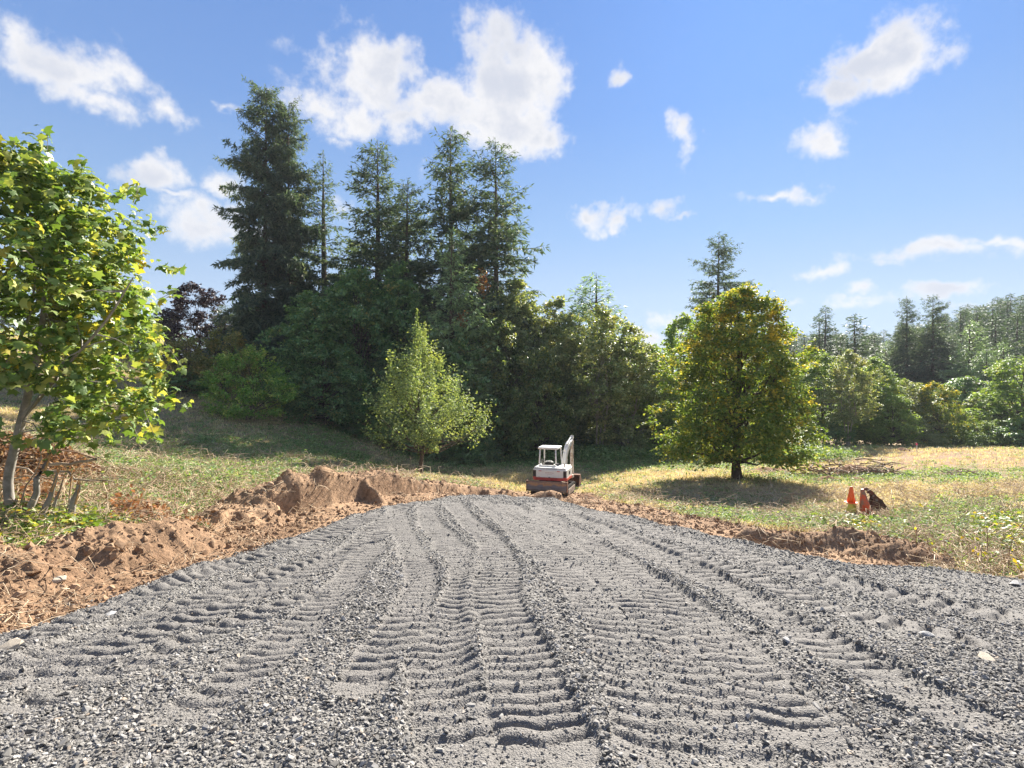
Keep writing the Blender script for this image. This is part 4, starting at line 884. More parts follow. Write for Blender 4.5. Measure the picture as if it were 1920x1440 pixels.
# ---- the near maple at the left edge
def near_maple():
    r = np.random.RandomState(77); D = 10.0; X0 = (20 - 960) / FPX * D; g = gz(X0, D) - .05
    t0 = thing('maple_tree', 'near bigleaf maple with pale leaning trunks at the left edge', 'maple tree', (X0, D, g))
    off = np.array([X0, D, g]); C0 = np.array([-9.6, 10.0, 0])
    def W(px, py, d): return px2w(px, py, d) - off
    stems = [([W(22, 965, 10), W(15, 905, 10), W(25, 850, 10), W(40, 790, 10), W(62, 700, 10.1), W(80, 600, 10.2), W(85, 480, 10.2), W(90, 330, 10.3)], [.085, .075, .072, .07, .055, .045, .03, .012]),
             ([W(40, 785, 10), W(75, 745, 9.8), W(130, 680, 9.6), W(200, 600, 9.5), W(250, 520, 9.4)], [.045, .035, .028, .02, .01]),
             ([W(-60, 960, 9.7), W(-70, 840, 9.7), W(-40, 700, 9.6), W(-10, 560, 9.6), W(-20, 400, 9.7)], [.1, .09, .07, .05, .02]),
             ([W(-10, 720, 9.9), W(25, 660, 9.7), W(55, 590, 9.5), W(70, 500, 9.4)], [.03, .026, .02, .012])]
    wood = [(np.array(a), b) for a, b in [(catmull(np.array(p), 3), np.interp(np.linspace(0, 1, (len(p) - 1) * 3 + 1), np.linspace(0, 1, len(p)), q)) for p, q in stems]]
    # leafy twigs: their tips spread through the crown volume
    def radius(zr): # crown radius by height above the lens
        return float(np.interp(zr, [-1.2, -.7, 0.1, 1.0, 2.2, 3.2, 4.0, 4.4], [1.9, 2.9, 3.1, 2.95, 2.6, 1.9, 1.0, .2]))
    Pl = []; Nl = []; Tl = []; tw = []
    n = 0
    src = np.vstack([w[0][4:] for w in wood])
    while n < 720:
        zr = r.uniform(-1.0, 4.05); R = radius(zr)
        if r.rand() > R / 3.2: continue
        a = r.uniform(0, 6.28); rad = R * (1 + .10 * math.sin(3 * a + zr * 2) + .07 * math.sin(7 * a + 3 * zr)) * math.sqrt(r.uniform(.18, 1)) - .15
        c = np.array([C0[0] + rad * math.cos(a) + .12 * zr, 10 + rad * .85 * math.sin(a), CZ + zr]) - off
        if zr < .15 and c[0] + off[0] < -8.0: continue
        j = np.argmin(((src - c) ** 2).sum(1) + r.uniform(0, 2.0, len(src))); s0 = src[j]
        if n % 3 == 0: tw.append((bent(s0, c, r, 5, .05, .04), np.linspace(.014, .004, 5)))
        ow = norm((c + off - np.array([C0[0], 10, CZ + zr - 1.0]))[None])[0]
        for k in range(3):
            d = norm((ow + r.normal(0, .6, 3))[None])[0]; L = r.uniform(.25, .6); m = r.randint(5, 10)
            s = np.linspace(.15, 1, m); q = c + d * (s * L)[:, None]; q[:, 2] -= .25 * s ** 2 * L; q = q + r.normal(0, .055, q.shape)
            Pl.append(q); Nl.append(norm(np.array([0, -.1, .7]) + d * .3 + r.normal(0, .45, q.shape))); Tl.append(d * .6 + r.normal(0, .5, q.shape) + np.array([0, 0, -.55]))
        n += 1
    # a few long shoots sticking out
    for px, py, px2, py2 in ((88, 300, 90, 245), (30, 300, 26, 262), (150, 330, 158, 300), (250, 380, 262, 345), (300, 500, 340, 505), (290, 620, 345, 690), (270, 770, 290, 820), (220, 370, 240, 350), (285, 440, 305, 425), (300, 560, 330, 545), (200, 790, 210, 830), (245, 790, 262, 825)):
        for k in range(2):
            a = W(px, py, 9.6 + .5 * k); b = W(px2, py2, 9.6 + .5 * k); s = np.linspace(0, 1, 8)[:, None]; q = a * (1 - s) + b * s + r.normal(0, .05, (8, 3)); tw.append((np.array([a, (a + b) / 2, b]), [.006, .005, .003]))
            Pl.append(q); Nl.append(norm(np.array([0, -.2, .7]) + r.normal(0, .5, q.shape))); Tl.append((b - a) + r.normal(0, .35, q.shape))
    P = np.vstack(Pl); Nn = np.vstack(Nl); T = np.vstack(Tl); S = .145 * r.uniform(.5, 1.3, len(P))
    V, F = tubes(wood, 10); tr_ = link('trunk', fast_mesh('near_trunk', V, F, [M_barkg], True), t0)
    V, F = tubes(tw, 5); tag(link('twigs', fast_mesh('near_twigs', V, F, [M_barkg], True), t0), kind='stuff')
    # the leaves that show largest are single objects, the rest one mass
    Pw = P + off; vis = np.abs(Pw[:, 0] / Pw[:, 1]) < .93
    score = np.where(vis, S / np.linalg.norm(Pw - np.array([0, 0, CZ]), axis=1), 0); big = np.argsort(-score)[:290]
    rest = np.ones(len(P), bool); rest[big] = False
    V, F = cards(P[rest], Nn[rest], T[rest], S[rest], MAPLE)
    tag(link('foliage', fast_mesh('near_foliage', V, F, [mnear]), t0), kind='stuff')
    shapes = []
    for i in range(6):
        v = MAPLE[0].copy(); v[:, 2] += r.normal(0, .03, len(v)); v[:, :2] *= 1 + r.normal(0, .05, (len(v), 2)); shapes.append(fast_mesh('maple_leaf', v, MAPLE[1], [M_leaf1]))
    for q, i in enumerate(big):
        nn = Vector(norm(Nn[i])); tt = Vector(T[i]); tt = (tt - nn * tt.dot(nn)).normalized(); b = nn.cross(tt)
        M = Matrix((tt, b, nn)).transposed().to_4x4(); M = Matrix.Translation(P[i]) @ M @ Matrix.Scale(float(S[i]), 4)
        o = bpy.data.objects.new('leaf', shapes[q % 6]); COL.objects.link(o); o.parent = t0; o.matrix_local = M
    print('near leaves', len(P))
M_leaf1 = instance_mat('single_maple_leaf', [(0, (.09, .165, .04)), (.4, (.15, .24, .06)), (.75, (.26, .34, .11)), (.9, (.44, .45, .12)), (1, (.52, .42, .08))], .45, .35, trans=.42, tcol=(1.35, 1.25, .5))
near_maple()

print('TRIS', sum(sum(len(p.vertices) - 2 for p in m.polygons) for m in bpy.data.meshes if len(m.polygons) < 3000) , {m.name: len(m.polygons) for m in bpy.data.meshes if len(m.polygons) > 15000})
# ---------------------------------------------------------------- excavator
M_white = simple_mat('cream_paint', (.66, .65, .61), (.42, .36, .28), .45, .4, nscale=4., bstr=.05, bdist=.003, lo=.52, hi=.78)
M_red = simple_mat('red_paint', (.55, .07, .05), (.42, .05, .04), .45, .4, nscale=4., bstr=.05, bdist=.003)
M_black = simple_mat('black_rubber', (.022, .021, .02), (.05, .042, .034), .8, .25, nscale=8., bstr=.3, bdist=.006)
M_vent = simple_mat('dark_vent', (.03, .025, .024), (.045, .035, .032), .6, .3, nscale=5.)
M_steel = simple_mat('worn_steel', (.19, .19, .20), (.13, .125, .13), .5, .5, .5, nscale=5.)
M_chrome = simple_mat('cylinder_rod', (.6, .6, .6), (.5, .5, .5), .2, .5, .9)
M_rust = simple_mat('rust', (.23, .10, .05), (.10, .06, .045), .85, .2, .2, nscale=7., bstr=.4, bdist=.004)
M_dirtysteel = simple_mat('muddy_steel', (.34, .27, .21), (.22, .16, .12), .85, .2, nscale=6., bstr=.4, bdist=.005)
def blade_mat():
    m, N = newmat('worn_blade'); co = N.new('ShaderNodeTexCoord').outputs['Object']
    sp = N.new('ShaderNodeSeparateXYZ'); N.l.new(co, sp.inputs[0])
    n = N.noise(co, 5., 6., .7)
    k = N.math('ADD', N.math('MULTIPLY', sp.outputs[2], 2.6), N.math('MULTIPLY', n, 1.1))
    c = N.ramp(N.rng(k, 1.55, 2.75, 0, 1, 'LINEAR'), [(0, (.20, .205, .23)), (.42, (.13, .13, .15)), (.6, (.36, .20, .09)), (.8, (.22, .125, .075)), (1, (.15, .095, .07))])
    out(N, principled(N, c, .6, .4, .25, bump(N, N.noise(co, 30., 4.), .3, .004)).outputs[0]); return m
M_blade = blade_mat()
M_armw = simple_mat('stained_cream_paint', (.66, .63, .56), (.40, .30, .22), .6, .3, nscale=5., lo=.42, hi=.6)
def excavator():
    D0 = 26.4; yaw = math.radians(-17); X0 = 1.94; g = CZ - 5.08
    t = thing('excavator', 'small white and red tracked excavator seen from behind at the end of the drive', 'excavator', (X0, D0, g), yaw)
    for s in (-1, 1):
        # belt: closed loop with grouser bars
        b = MB(); cx = s * .68; w = .16; prof = []
        L, Hh, r = .98, .46, .23
        for k in range(9): a = math.pi / 2 + math.pi * k / 8; prof.append((-L + r + r * math.cos(a), r + r * math.sin(a)))
        for k in range(9): a = -math.pi / 2 + math.pi * k / 8; prof.append((L - r + r * math.cos(a), r + r * math.sin(a)))
        inner = [(y * (1 - .05 / L) , r + (z - r) * (1 - .045 / r)) for y, z in prof]; n = len(prof)
        for x0, x1, A in ((cx - w, cx + w, None),):
            vs = [(x0, y, z) for y, z in prof] + [(x1, y, z) for y, z in prof] + [(x0, y, z) for y, z in inner] + [(x1, y, z) for y, z in inner]
            fs = []
            for i in range(n):
                j = (i + 1) % n
                fs += [(i, j, n + j, n + i), (2 * n + i, 3 * n + i, 3 * n + j, 2 * n + j), (i, 2 * n + i, 2 * n + j, j), (n + i, n + j, 3 * n + j, 3 * n + i)]
            b.add(vs, fs)
        per = 2 * (2 * L - 2 * r) + 2 * math.pi * r; nl = 38
        for k in range(nl):
            d = per * k / nl; st = 2 * L - 2 * r
            if d < st: y, z, a = -L + r + d, 0, 0
            elif d < st + math.pi * r: q = (d - st) / r; y, z, a = L - r + r * math.sin(q), r - r * math.cos(q), q
            elif d < 2 * st + math.pi * r: y, z, a = L - r - (d - st - math.pi * r), 2 * r, 0
            else: q = (d - 2 * st - math.pi * r) / r; y, z, a = -L + r - r * math.sin(q), r + r * math.cos(q), q
            b.box((cx, y, z), (2 * w + .004, .035, .05), Matrix.Rotation(a, 3, 'X'))
        b.obj('track_belt', M_black, t)
        f = MB(); f.prism([(-.72, .10), (.72, .10), (.80, .2), (.72, .36), (-.72, .36), (-.80, .2)], cx + s * .10, cx + s * .172)
        fr = f.obj('track_frame', M_dirtysteel, t, .012)
        h = MB(); h.tube([(cx + s * .165, -.2, .22), (cx + s * .180, -.2, .22)], .05, 14); h.obj('hub_hole', M_black, fr)
        for y in (-.74, .74):
            h = MB(); h.tube([(cx - .13, y, .23), (cx + .13, y, .23)], .165, 18); h.tube([(cx + s * .13, y, .23), (cx + s * .165, y, .23)], .07, 12); h.obj('sprocket' if y > 0 else 'idler_wheel', M_steel, t)
        for y in (-.45, -.15, .15, .45):
            h = MB(); h.tube([(cx - .12, y, .1), (cx + .12, y, .1)], .06, 10); h.obj('roller', M_steel, t)
    u = MB(); u.box((0, 0, .36), (1.1, .8, .22)); u.box((-.4, 0, .3), (.16, 1.3, .16)); u.box((.4, 0, .3), (.16, 1.3, .16)); u.obj('undercarriage', M_dirtysteel, t, .01)
    u = MB(); u.tube([(0, 0, .46), (0, 0, .62)], .36, 24); u.obj('turntable', M_black, t)
    # dozer blade, curved plate, raised off the ground
    bl = MB(); pr = [(-1.36, .34), (-1.43, .42), (-1.455, .55), (-1.44, .68), (-1.38, .79)]
    poly = pr + [(y + .035, z) for y, z in pr[::-1]]
    bl.prism(poly, -.90, .90); bl.obj('blade', M_blade, t, .004)
    for s in (-1, 1):
        e = MB(); e.prism([(-1.47, .33), (-1.47, .80), (-1.22, .80), (-1.26, .36)], s * .90, s * .925); e.obj('blade_end_plate', M_rust, t, .004)
        e = MB(); e.tube([(s * .33, -1.36, .52), (s * .33, -.7, .40), (s * .33, -.3, .36)], .05, 8); e.obj('blade_arm', M_dirtysteel, t)
    e = MB(); e.box((0, -1.35, .37), (1.80, .02, .09)); e.obj('cutting_edge', M_steel, t, .003)
    # upper structure
    def rear(w, y0, z0, z1, rnd):   # rounded tail outline in plan
        return [(-w, .42), (-w, y0 + rnd), (-w + rnd * .3, y0 + rnd * .35), (-w + rnd, y0), (w - rnd, y0), (w - rnd * .3, y0 + rnd * .35), (w, y0 + rnd), (w, .42)]
    hb_ = MB(); hb_.prism(rear(.78, -.86, 0, 0, .12), .87, 1.24, 2); body = hb_.obj('body', M_white, t, .02)
    hb_ = MB(); hb_.prism(rear(.75, -.83, 0, 0, .12), 1.24, 1.31, 2); hb_.obj('engine_cover', M_white, t, .035, 3)
    hb_ = MB(); hb_.prism(rear(.785, -.87, 0, 0, .12), .73, .87, 2); hb_.obj('counterweight', M_red, t, .02)
    rp = MB(); c = .05; w_, a, z = .61, .875, 1.20
    rp.prism([(-w_, z), (-w_, a + c), (-w_ + c * .3, a + c * .3), (-w_ + c, a), (w_ - c, a), (w_ - c * .3, a + c * .3), (w_, a + c), (w_, z)], -.895, -.865, 1); panel = rp.obj('rear_panel', M_white, t, .006)
    for s in (-1, 1):
        v = MB(); v.box((s * .698, -.868, 1.04), (.135, .02, .28)); v.obj('side_vent', M_vent, t, .004)
        v = MB(); v.box((s * .698, -.870, .872), (.135, .018, .05)); v.obj('red_corner', M_red, t, .003)
        v = MB(); v.box((s * .42 - .01, -.899, 1.165), (.13, .01, .03)); v.obj('reflector', M_red, t, .002)
    # faded lettering: too small to read, an arched word with a short line beneath
    lt = MB(); r = random.Random(4)
    for i in range(10):
        xx = -.17 + i * .038; zz = 1.085 + .012 * math.cos((xx) * 9); lt.box((xx, -.897, zz), (.02 if i % 3 else .026, .004, .035 if i in (0, 9) else .028))
    for i in range(7): lt.box((-.10 + i * .034, -.897, 1.03), (.018, .004, .016))
    lt.box((-.47, -.897, .90), (.09, .004, .015))
    lt.obj('faded_lettering', simple_mat('faded_red_print', (.33, .16, .15), (.42, .26, .24), .6), panel)
    v = MB(); v.box((0.0, -.899, .885), (.085, .012, .045)); v.obj('latch', M_steel, panel, .004)
    v = MB(); v.box((.6, -.885, .735), (.16, .006, .018)); v.obj('white_sticker', M_white, t)
    fl = MB(); fl.prism([(-.78, .55), (-.78, .9), (-.6, 1.0), (.6, 1.0), (.78, .9), (.78, .55)], .66, .80, 2); fl.obj('cab_floor', M_dirtysteel, t, .01)
    # canopy
    x0, x1, ya, yb = -.53, .20, -.50, .30
    rf = MB(); rf.prism([(x0 - .09, ya - .08), (x1 + .12, ya - .08), (x1 + .12, yb + .02), (x0 - .09, yb + .02)], 2.10, 2.20, 2); roof = rf.obj('canopy_roof', M_white, t, .035, 3)
    p = MB(); p.tube([(x0, ya, 2.12), (x0 - .01, ya - .02, 1.8), (x0 - .02, ya - .05, 1.48), (x0 + .02, ya - .06, 1.39), (x0 + .12, ya - .06, 1.34), (x1 - .1, ya - .06, 1.34), (x1 - .02, ya - .06, 1.39), (x1 + .02, ya - .05, 1.48), (x1 + .01, ya - .02, 1.8), (x1, ya, 2.12)], .036, 10); p.obj('rear_hoop', M_white, t, smooth=True)
    for xx in (x0, x1 + .05):
        p = MB(); p.tube([(xx, yb, 2.12), (xx + (.06 if xx > 0 else 0), yb + .05, 1.3), (xx + (.06 if xx > 0 else 0), yb + .05, .8)], .03, 8); p.obj('front_post', M_white, t, smooth=True)
    p = MB(); p.box((-.16, ya - .05, 1.34), (.8, .09, .09)); p.obj('canopy_base', M_white, t, .02)
    s_ = MB(); s_.box((-.16, -.02, 1.22), (.46, .46, .12)); seat = s_.obj('seat', M_black, t, .03)
    s_ = MB(); s_.box((-.16, -.28, 1.40), (.44, .10, .20)); s_.obj('seat_back', M_black, t, .04)
    s_ = MB(); s_.tube([(-.36, -.29, 1.47), (-.28, -.29, 1.515), (-.16, -.29, 1.53), (-.04, -.29, 1.515), (.04, -.29, 1.47)], .035, 8); s_.obj('seat_cover_edge', M_white, t, smooth=True)
    for sx in (-.50, .16):
        s_ = MB(); s_.box((sx, .15, 1.33), (.12, .4, .12)); s_.obj('control_console', M_vent, t, .02)
        s_ = MB(); s_.tube([(sx, .3, 1.38), (sx, .33, 1.58)], [.012, .02], 6); s_.obj('control_lever', M_black, t)
    # swing post, boom, arm, bucket
    s_ = MB(); s_.prism([(.6, .62), (1.0, .62), (1.0, 1.0), (.85, 1.12), (.6, 1.12)], .15, .42); s_.obj('swing_post', M_white, t, .02)
    def swept(path, wds, x0a, x1a, hw):
        """box section boom: side profile from centreline points (y,z) and depths"""
        top = []; bot = []
        for i, ((y, z), w) in enumerate(zip(path, wds)):
            a = path[max(0, i - 1)]; b2 = path[min(len(path) - 1, i + 1)]; ty, tz = b2[0] - a[0], b2[1] - a[1]; l = math.hypot(ty, tz); ny, nz_ = -tz / l, ty / l
            top.append((i, y + ny * w / 2, z + nz_ * w / 2)); bot.append((i, y - ny * w / 2, z - nz_ * w / 2))
        m = MB(); n = len(path); vs = []
        for i in range(n):
            xc = x0a + (x1a - x0a) * i / (n - 1)
            for (k, y, z) in (top[i], bot[i]): vs += [(xc - hw, y, z), (xc + hw, y, z)]
        fs = [(0, 2, 3, 1), (4 * n - 4, 4 * n - 3, 4 * n - 1, 4 * n - 2)]
        for i in range(n - 1):
            o = 4 * i; fs += [(o, o + 1, o + 5, o + 4), (o + 2, o + 6, o + 7, o + 3), (o, o + 4, o + 6, o + 2), (o + 1, o + 3, o + 7, o + 5)]
        m.add(vs, fs); return m
    boom = swept([(.88, .95), (1.0, 1.35), (1.12, 1.7), (1.30, 1.98), (1.62, 2.17), (1.95, 2.28)], [.2, .27, .32, .33, .24, .14], .25, .42, .095).obj('boom', M_white, t, .015)
    c_ = MB(); c_.tube([(.30, 1.18, .95), (.34, 1.38, 1.45)], .045, 10); c_.obj('boom_cylinder', M_white, t)
    c_ = MB(); c_.tube([(.34, 1.36, 1.40), (.37, 1.48, 1.78)], .025, 10); c_.obj('boom_rod', M_chrome, t)
    c_ = MB(); c_.tube([(.36, 1.20, 2.17), (.42, 1.85, 2.44)], .042, 10); c_.obj('arm_cylinder', M_white, t)
    c_ = MB(); c_.tube([(.42, 1.83, 2.43), (.45, 2.1, 2.50)], .024, 10); c_.obj('arm_rod', M_chrome, t)
    c_ = MB(); c_.prism([(1.13, 2.03), (1.24, 2.24), (1.30, 2.22), (1.27, 2.02)], .29, .33); c_.prism([(1.13, 2.03), (1.24, 2.24), (1.30, 2.22), (1.27, 2.02)], .41, .45); c_.obj('cylinder_bracket', M_white, t, .006)
    c_ = MB(); c_.tube([(.29, 1.22, 1.75), (.25, 1.1, 1.4), (.27, .98, 1.1)], .014, 6); c_.obj('hydraulic_hose', M_black, t)
    arm = swept([(2.08, 2.53), (2.03, 2.28), (2.02, 1.7), (2.06, 1.1), (2.12, .62)], [.10, .24, .20, .16, .11], .45, .45, .07).obj('arm', M_armw, t, .012)
    c_ = MB(); c_.tube([(.46, 2.18, 2.2), (.46, 2.22, 1.55)], .038, 10); c_.obj('bucket_cylinder', M_rust, t)
    c_ = MB(); c_.tube([(.46, 2.22, 1.57), (.46, 2.24, 1.0)], .022, 10); c_.obj('bucket_rod', M_chrome, t)
    c_ = MB(); c_.prism([(2.22, 1.02), (2.27, 1.0), (2.2, .6), (2.12, .6)], .40, .43); c_.prism([(2.22, 1.02), (2.27, 1.0), (2.2, .6), (2.12, .6)], .49, .52); c_.obj('bucket_link', M_rust, t, .004)
    # bucket: curved shell, side plates, teeth
    bp = [(1.98, .60), (2.20, .62), (2.34, .50), (2.38, .28), (2.28, .08), (2.05, .0), (1.78, .06)]
    bk = MB(); ins_ = [(y * .93 + 2.05 * .07, z * .9 + .033) for y, z in bp]; bk.prism(bp + ins_[::-1], .16, .84)
    bko = bk.obj('bucket', M_rust, t, .004)
    for xx in (.14, .84):
        bk = MB(); bk.prism(bp, xx, xx + .02); bk.obj('bucket_side_plate', M_rust, bko)
    for k in range(4):
        bk = MB(); bk.prism([(1.78, .03), (1.64, .05), (1.78, .09)], .17 + k * .19, .24 + k * .19); bk.obj('tooth', M_steel, bko)
    for (pts, rr) in (([(.22, 1.0, 1.1), (.20, 1.05, 1.5), (.26, 1.25, 1.95), (.33, 1.6, 2.2)], .016), ([(.48, 1.0, 1.05), (.50, 1.15, 1.6), (.52, 1.45, 2.05), (.50, 1.95, 2.2)], .014), ([(.52, 2.05, 2.1), (.55, 2.18, 1.8), (.52, 2.2, 1.4)], .012)):
        h = MB(); h.tube(pts, rr, 6); h.obj('hydraulic_hose', M_black, t)
    h = MB(); h.tube([(.62, -.55, 1.3), (.62, -.55, 1.42), (.62, -.60, 1.47)], .025, 8); h.obj('exhaust_pipe', M_rust, t)
    h = MB(); h.tube([(-.60, .2, 1.0), (-.66, .25, 1.25), (-.62, .28, 1.55)], .013, 6); h.obj('grab_rail', M_white, t)
    for k in range(5): h = MB(); h.box((.782, -.35 + k * .07, 1.05), (.012, .02, .16)); h.obj('vent_slat', M_vent, t)
    h = MB(); h.tube([(.30, .80, 1.14), (.45, .80, 1.14)], .05, 12); h.obj('swing_pin', M_steel, t)
    h = MB(); h.box((.1, -.862, 1.27), (.5, .012, .012)); h.obj('cover_seam', M_vent, t)
    for (y, z) in ((1.02, 1.05), (2.03, 2.36), (2.14, .66)): h = MB(); h.tube([(.26 if y < 2 else .36, y, z), (.46 if y < 2 else .55, y, z)], .035, 12); h.obj('pivot_pin', M_steel, t)
    ml = MB(); ml.tube([(.27, .55, 1.9), (.36, .62, 1.95)], .01, 6); ml.box((.40, .63, 1.93), (.09, .03, .12)); ml.obj('mirror', M_white, t, .008)
excavator()

# ---------------------------------------------------------------- cones and the old bucket beside them
def cone_mat(name, c1, c2, lo, hi, ns=9.):
    return simple_mat(name, c1, c2, .5, .35, 0, ns, .1, .003, lo, hi)
M_or = cone_mat('orange_plastic', (.92, .15, .03), (.85, .13, .03), .4, .6)
M_ord = cone_mat('mottled_orange_plastic', (.62, .09, .03), (.28, .15, .09), .46, .56, 5.)  # orange broken up by brown patches
M_lime = cone_mat('lime_plastic', (.50, .58, .12), (.62, .50, .08), .4, .7)
def tcone(label, loc, h, r0, r1, base, m, mb, tilt=(0, 0, 0)):
    t = thing('traffic_cone', label, 'traffic cone', loc); t.rotation_euler = tilt
    b = MB(); b.tube([(0, 0, .025), (0, 0, h * .5), (0, 0, h - .02), (0, 0, h)], [r0, (r0 + r1) * .5, r1 * 1.05, r1 * .8], 28); b.obj('cone_body', m, t, smooth=False)
    for p in t.children[0].data.polygons: p.use_smooth = len(p.vertices) == 4
    c = base * .3; q = base / 2; b = MB(); b.prism([(-q, -q + c), (-q + c, -q), (q - c, -q), (q, -q + c), (q, q - c), (q - c, q), (-q + c, q), (-q, q - c)], 0, .03, 2); b.obj('cone_base', mb, t, .006); return t
xs, ys = (1597 - 960) / FPX * 18, 18.0; g = gz(xs, ys) + .06
tcone('lime yellow traffic cone standing on a black base under the bright orange one', (xs, ys, g), .50, .165, .05, .40, M_lime, M_black, (0, .03, .2))
tcone('bright orange traffic cone stacked on top of the lime yellow one', (xs - .02, ys, g + .31), .52, .125, .042, .38, M_or, M_or, (0, .02, .35))
xs, ys = (1625 - 960) / FPX * 17.8, 17.8
tcone('tall brown and orange traffic cone leaning left beside the stacked cones', (xs - .02, ys, gz(xs, ys) + .03), .80, .19, .05, .46, M_ord, M_or, (0, -.13, -.2))
def old_bucket():
    xs, ys = (1627 - 960) / FPX * 18.35, 18.35
    t = thing('excavator_bucket', 'rusty old digging bucket with hooked side plates behind the traffic cones', 'digging bucket', (xs, ys, gz(xs, ys) - .03), math.radians(-18))
    prof = [(-.03, .72), (.0, .79), (.07, .82), (.15, .77), (.26, .62), (.42, .50), (.47, .40), (.60, .20), (.66, .06), (.58, -.02), (.15, -.02), (.06, .2), (.14, .40), (.17, .52), (.14, .62), (.08, .70), (.04, .72), (.0, .68)]
    M_brown = simple_mat('brown_steel', (.12, .05, .035), (.055, .038, .034), .65, .35, .3, 6., .4, .004)
    for yy_, nm in ((0, 'side_plate'), (.42, 'side_plate')):
        b = MB(); b.prism(prof, yy_, yy_ + .03, 1); o = b.obj(nm, M_brown, t, .004)
        for (cx, cz, rr) in ((.25, .50, .045), (.16, .62, .025)):
            h = MB(); h.tube([(cx, yy_ - .008, cz), (cx, yy_ + .04, cz)], rr, 14); h.obj('pin_boss', M_steel, o)
    edge = [(.26, .62), (.42, .50), (.47, .40), (.60, .20), (.66, .06), (.58, -.02), (.30, -.02)]
    b = MB(); b.prism(edge + [(x * .95, z * .93 + .01) for x, z in edge[::-1]], .03, .42, 1); b.obj('curved_shell', M_rust, t)
    for k in range(3):
        b = MB(); b.prism([(.30, -.03), (.14, -.01), (.30, .03)], .04 + k * .15, .10 + k * .15, 1); b.obj('tooth', M_steel, t)
old_bucket()

# ---------------------------------------------------------------- brush, stumps, sticks, weeds, rocks
M_stick = simple_mat('cut_branch', (.40, .33, .26), (.24, .18, .13), .85, .2, nscale=5., bstr=.3, bdist=.006)
M_stickr = simple_mat('brown_stick', (.30, .19, .12), (.17, .11, .07), .85, .2, nscale=5., bstr=.3, bdist=.006)
M_split = simple_mat('split_wood', (.55, .33, .15), (.38, .20, .09), .8, .2, nscale=12., bstr=.5, bdist=.01)
R_ = np.random.RandomState(99)
def stick_mesh(a, b, r0, r1, k=5, jit=.04, sag=0.0, n=6):
    V, F = tubes([(bent(a, b, R_, k, sag, jit), np.linspace(r0, r1, k))], n); return V, F
def pxg(px, py, D, dz=0): return px2w(px, py, D) + np.array([0, 0, dz])
# leaning broken stems by the near maple
for (a, b, r0, r1, lb) in (((46, 966, 9.7), (94, 848, 9.7), .06, .035, 'tallest broken maple stem with split orange wood, leaning beside the near trunk'), ((74, 960, 9.6), (108, 886, 9.6), .055, .02, 'split orange broken stem second from the near maple trunk'),
                      ((96, 950, 9.8), (118, 900, 9.8), .03, .012, 'thin split stem leaning right behind the second broken stem'), ((130, 948, 9.7), (148, 908, 9.7), .06, .03, 'short broken stump with jagged split top, farthest right by the near maple'), ((124, 940, 9.9), (134, 898, 9.9), .018, .012, 'thin pale upright stub left of the jagged stump')):
    A = pxg(*a); B = pxg(*b); gA = gz(A[0], A[1]); t = thing('broken_stem', lb, 'broken stem', tuple(A[:2]) + (gA - .03,)); A0 = np.zeros(3); B0 = B - np.array([A[0], A[1], gA - .03])
    V, F = stick_mesh(A0, B0, r0, r1, 6, .02); link('bark_sleeve', fast_mesh('bark_sleeve', V, F, [M_barkg], True), t)
    m = MB(); d = Vector(B0).normalized(); sd = Vector((.9, -.3, 0)).cross(d).cross(d).normalized() if False else Vector((1, -.4, 0)); sd = (sd - d * sd.dot(d)).normalized(); tp = Vector(B0)
    for k in range(4):
        o = sd * (k - 1.5) * r1 * .7; m.tube([tp - d * (.12 + .22 * (k % 2)) + o, tp + d * (.02 + .10 * R_.rand()) + o * 1.2], [r1 * .75, .004], 5)
    m.obj('split_wood', M_split, t)
# cut branches lying about the maple foot
for i, (a, b, r0, r1, lb) in enumerate((((78, 874, 10.8), (180, 861, 10.6), .032, .026, 'pale barked cut limb pointing right from the brush behind the near maple'), ((80, 882, 10.7), (218, 903, 10.3), .028, .008, 'long forked branch lying right of the broken stems'), ((15, 937, 9.9), (152, 952, 9.8), .012, .006, 'thin dark branch lying low across the foot of the broken stems'),
                                    ((15, 872, 11), (120, 890, 10.7), .02, .008, 'grey branch behind the near maple trunk, upper one'), ((10, 893, 10.9), (125, 896, 10.7), .018, .008, 'grey branch behind the near maple trunk, lower one'), ((40, 940, 10), (100, 785, 10.2), .012, .005, 'thin whip rising steeply between the near trunk and the tallest broken stem'), ((150, 900, 10.6), (235, 896, 10.4), .012, .006, 'thin dark branch tip reaching right over the clover'))):
    A = pxg(*a); B = pxg(*b); V, F = stick_mesh(A, B, r0, r1, 7, .03); tag(link('cut_branch', fast_mesh('cut_branch', V, F, [M_stick], True)), lb, 'branch')
